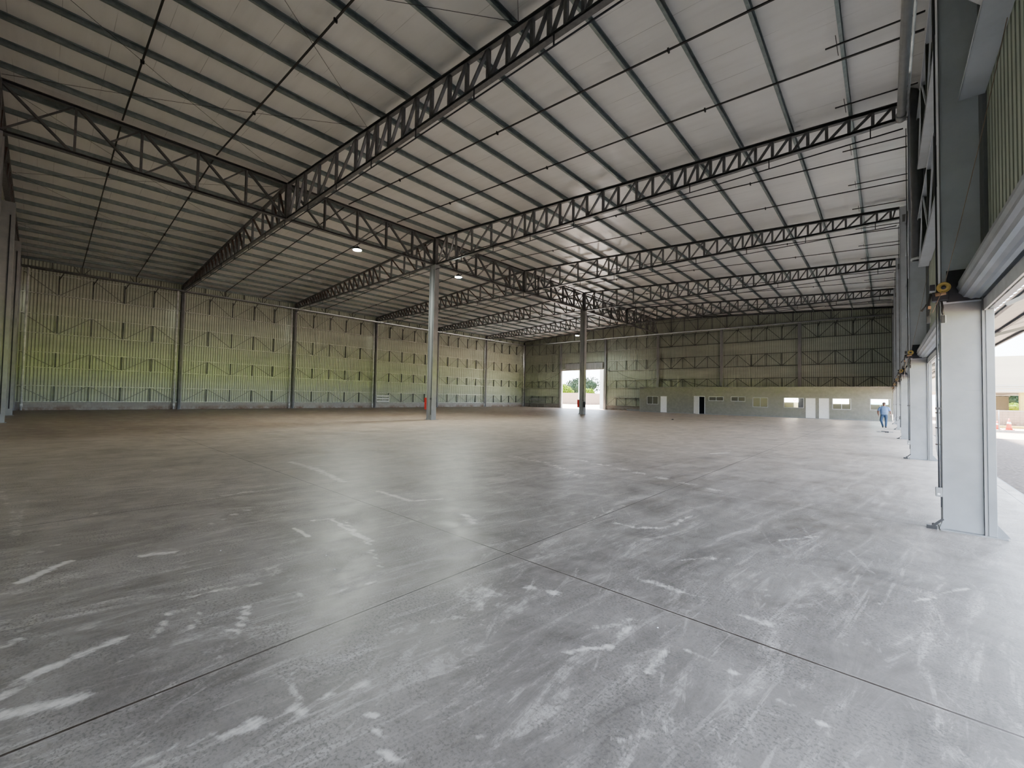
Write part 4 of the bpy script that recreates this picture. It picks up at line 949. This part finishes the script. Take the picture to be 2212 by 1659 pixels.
# legs 22..
legL = [('j', 0), (-.09, .02, .86, .07), (-.12, -.02, .70, .06), (-.15, -.05, .50, .05), (-.11, .04, .30, .042), (-.07, .12, .13, .034)]
legR = [('j', 0), (.09, .02, .86, .07), (.10, -.01, .70, .06), (.105, -.045, .50, .05), (.095, -.04, .28, .042), (.085, -.04, .09, .034)]
body.append(legL); body.append(legR)
bo = skin('body', body, 'skin', P_)
def fingers(h, s, nm):
    for k in range(4):
        x0 = h[0] + (k - 1.5) * .0; y0 = h[1] - .012 + (k - 1.5) * .019; ln = [.062, .072, .068, .052][k]
        skin('finger', [[(x0, y0, h[2] - .075, .0095), (x0 - s * .004, y0 - .004, h[2] - .085 - ln * .5, .009), (x0 - s * .018, y0 - .010, h[2] - .085 - ln, .0075)]], 'skin', P_, 1)
    skin('thumb', [[(h[0], h[1] - .035, h[2] - .035, .012), (h[0] - s * .004, h[1] - .058, h[2] - .065, .011), (h[0] - s * .008, h[1] - .062, h[2] - .095, .009)]], 'skin', P_, 1)
fingers(hL, -1, 'l'); fingers(hR, 1, 'r')
def loft(name, rings, mat, parent, n=24, close=(True, True)):
    """rings: (cx, cy, cz, rx, ry, tiltx) stacked elliptical sections"""
    vs = []; fs = []
    for cx_, cy_, cz_, rx_, ry_, nx_, nz_ in rings:
        ax_ = Vector((nz_, 0, -nx_)).normalized()
        for k in range(n):
            a_ = 2 * pi * k / n; ca, sa = cos(a_), sin(a_)
            p_ = Vector((cx_, cy_, cz_)) + ax_ * (rx_ * (abs(ca) ** .85) * (1 if ca > 0 else -1)) + Vector((0, 1, 0)) * (ry_ * (abs(sa) ** .85) * (1 if sa > 0 else -1))
            vs.append(p_)
    for i in range(len(rings) - 1):
        for k in range(n): fs.append((i * n + k, i * n + (k + 1) % n, (i + 1) * n + (k + 1) % n, (i + 1) * n + k))
    return vs, fs, n, len(rings)
def garment(name, lofts, mat, parent):
    m_ = MB()
    for rings in lofts:
        vs, fs, n, R_ = loft(name, rings, mat, parent)
        fs = fs + [tuple(range(n)), tuple((R_ - 1) * n + k for k in reversed(range(n)))]
        m_.add(vs, fs, True)
    o = m_.build(name, mat, parent)
    rm = o.modifiers.new('knit', 'REMESH'); rm.mode = 'VOXEL'; rm.voxel_size = .012; rm.use_smooth_shade = True
    sm_ = o.modifiers.new('soften', 'SMOOTH'); sm_.factor = .6; sm_.iterations = 5
    return o
U = (0, 1)
garment('t_shirt', [[(0, .0, .90, .195, .150, 0, 1), (0, -.015, .98, .205, .170, 0, 1), (0, -.03, 1.08, .212, .185, 0, 1), (0, -.01, 1.20, .208, .165, 0, 1), (0, .0, 1.32, .205, .140, 0, 1), (0, .005, 1.40, .185, .115, 0, 1), (0, .01, 1.45, .125, .085, 0, 1), (0, .0, 1.485, .07, .07, 0, 1)],
    [(-.08, .005, 1.38, .085, .095, -.95, -.3), (-.18, .005, 1.355, .090, .090, -.8, -.6), (-.24, .0, 1.27, .084, .084, -.45, -.9), (-.285, .0, 1.15, .078, .080, -.25, -.97)],
    [(.08, .005, 1.38, .085, .095, .95, -.3), (.18, .005, 1.355, .090, .090, .8, -.6), (.24, .01, 1.27, .084, .084, .45, -.9), (.29, .025, 1.15, .078, .080, .25, -.97)]], 'shirt', P_)
garment('jeans', [[(0, .01, .97, .175, .135, 0, 1), (0, .01, .90, .185, .145, 0, 1), (0, .01, .83, .18, .14, 0, 1)],
    [(-.085, .01, .86, .105, .13, 0, 1), (-.11, .0, .74, .095, .112, 0, 1), (-.145, -.04, .58, .080, .09, 0, 1), (-.155, -.04, .48, .072, .078, 0, 1), (-.115, .03, .30, .060, .066, 0, 1), (-.07, .11, .12, .055, .06, 0, 1), (-.065, .115, .06, .055, .062, 0, 1)],
    [(.085, .01, .86, .105, .13, 0, 1), (.10, -.01, .74, .095, .112, 0, 1), (.105, -.04, .58, .080, .09, 0, 1), (.105, -.045, .48, .072, .078, 0, 1), (.095, -.04, .28, .060, .066, 0, 1), (.085, -.035, .07, .056, .062, 0, 1), (.085, -.035, .035, .056, .066, 0, 1)]], 'jeans', P_)
skin('shoe', [[(-.065, .17, .085, .05), (-.065, .11, .06, .055), (-.07, .02, .045, .052), (-.075, -.05, .04, .042)]], 'shoe', P_)
skin('shoe', [[(.085, .02, .055, .052), (.085, -.05, .05, .056), (.088, -.13, .045, .054), (.092, -.20, .04, .042)]], 'shoe', P_)
skin('hair', [[(0, .045, 1.60, .080), (0, .03, 1.66, .100), (0, .005, 1.70, .098), (0, -.01, 1.725, .07)]], 'hair', P_)
MB().box(-.075, -.125, 1.632, -.008, -.11, 1.662).box(.008, -.125, 1.632, .075, -.11, 1.662).box(-.012, -.122, 1.65, .012, -.114, 1.656).build('sunglasses', 'black', P_)
MB().cyl((0, -.115, 1.625), (0, -.148, 1.598), .009, 8, .016).build('nose', 'skin', P_)
MB().box(-.028, -.122, 1.567, .028, -.10, 1.574).build('mouth', 'rust', P_)
for s in (-1, 1): MB().lathe((s * .094, -.02, 1.625), [(.0, -.03), (.016, -.02), (.02, 0), (.016, .02), (0, .03)], 8).build('ear', 'skin', P_)
MB().lathe((.33, -.06, .90), [(.031, -.015), (.037, -.01), (.037, .01), (.031, .015)], 14).build('wristwatch', 'white', P_)

# ============================================================ light, sky, camera
W = bpy.data.worlds.new('sky'); SC.world = W; W.use_nodes = True
nt = W.node_tree; bg = nt.nodes['Background']
tc = N(nt, 'ShaderNodeTexCoord'); sp = N(nt, 'ShaderNodeSeparateXYZ'); L(nt, tc.outputs['Generated'], sp.inputs[0])
cl = noise(nt, tc.outputs['Generated'], 2.5, 5, .6)
hz = mix(nt, ramp(nt, sp.outputs['Z'], .0, .5), (.74, .84, 1.0), (.60, .77, 1.0))
skyc = mix(nt, ramp(nt, cl, .45, .70), hz, (1, 1, 1))
L(nt, skyc, bg.inputs['Color']); bg.inputs['Strength'].default_value = SKY
sd = bpy.data.lights.new('sun', 'SUN'); sd.energy = SUN; sd.angle = radians(3); sd.color = (1, .94, .84)
so = bpy.data.objects.new('sun', sd); COL.objects.link(so); so.rotation_euler = (radians(-20), radians(-16), 0)
def portal(loc, rot, sx, sy):
    ld = bpy.data.lights.new('sky_portal', 'AREA'); ld.shape = 'RECTANGLE'; ld.size = sx; ld.size_y = sy; ld.cycles.is_portal = True
    o = bpy.data.objects.new('sky_portal', ld); COL.objects.link(o); o.location = loc; o.rotation_euler = rot
for i in range(6): portal((XW + .10, FY(i) + BAY / 2 + .1, 1.45), (0, radians(90), 0), 2.9, 9.1)
portal((-35, CYB + .12, 3.0), (radians(-90), 0, 0), 7.6, 5.9)

cd = bpy.data.cameras.new('camera'); cam = bpy.data.objects.new('camera', cd); COL.objects.link(cam); SC.camera = cam
cd.sensor_width = 36; cd.sensor_fit = 'HORIZONTAL'; cd.lens = 904.03 / 2212 * 36; cd.clip_start = .05; cd.clip_end = 1500
th, pit, rol = .7281, .0298, .0185
d = Vector((-sin(th), cos(th), 0)); r = Vector((cos(th), sin(th), 0)); u = Vector((0, 0, 1))
d2 = d * cos(pit) + u * sin(pit); u2 = u * cos(pit) - d * sin(pit)
# picture axes rolled by rol
rx = r * cos(rol) + u2 * sin(rol); ux = u2 * cos(rol) - r * sin(rol)
mtx = Matrix((rx, ux, -d2)).transposed().to_4x4(); mtx.translation = (0, 0, 1.67); cam.matrix_world = mtx

SC.cycles.use_adaptive_sampling = True; SC.cycles.adaptive_threshold = .03; SC.cycles.adaptive_min_samples = 24
SC.cycles.max_bounces = 6; SC.cycles.diffuse_bounces = 4; SC.cycles.glossy_bounces = 2; SC.cycles.transmission_bounces = 4; SC.cycles.transparent_max_bounces = 6
SC.cycles.caustics_reflective = False; SC.cycles.caustics_refractive = False; SC.cycles.sample_clamp_indirect = 8
SC.cycles.use_denoising = True
SC.view_settings.view_transform = 'AgX'; SC.view_settings.look = LOOK; SC.view_settings.exposure = EXPO
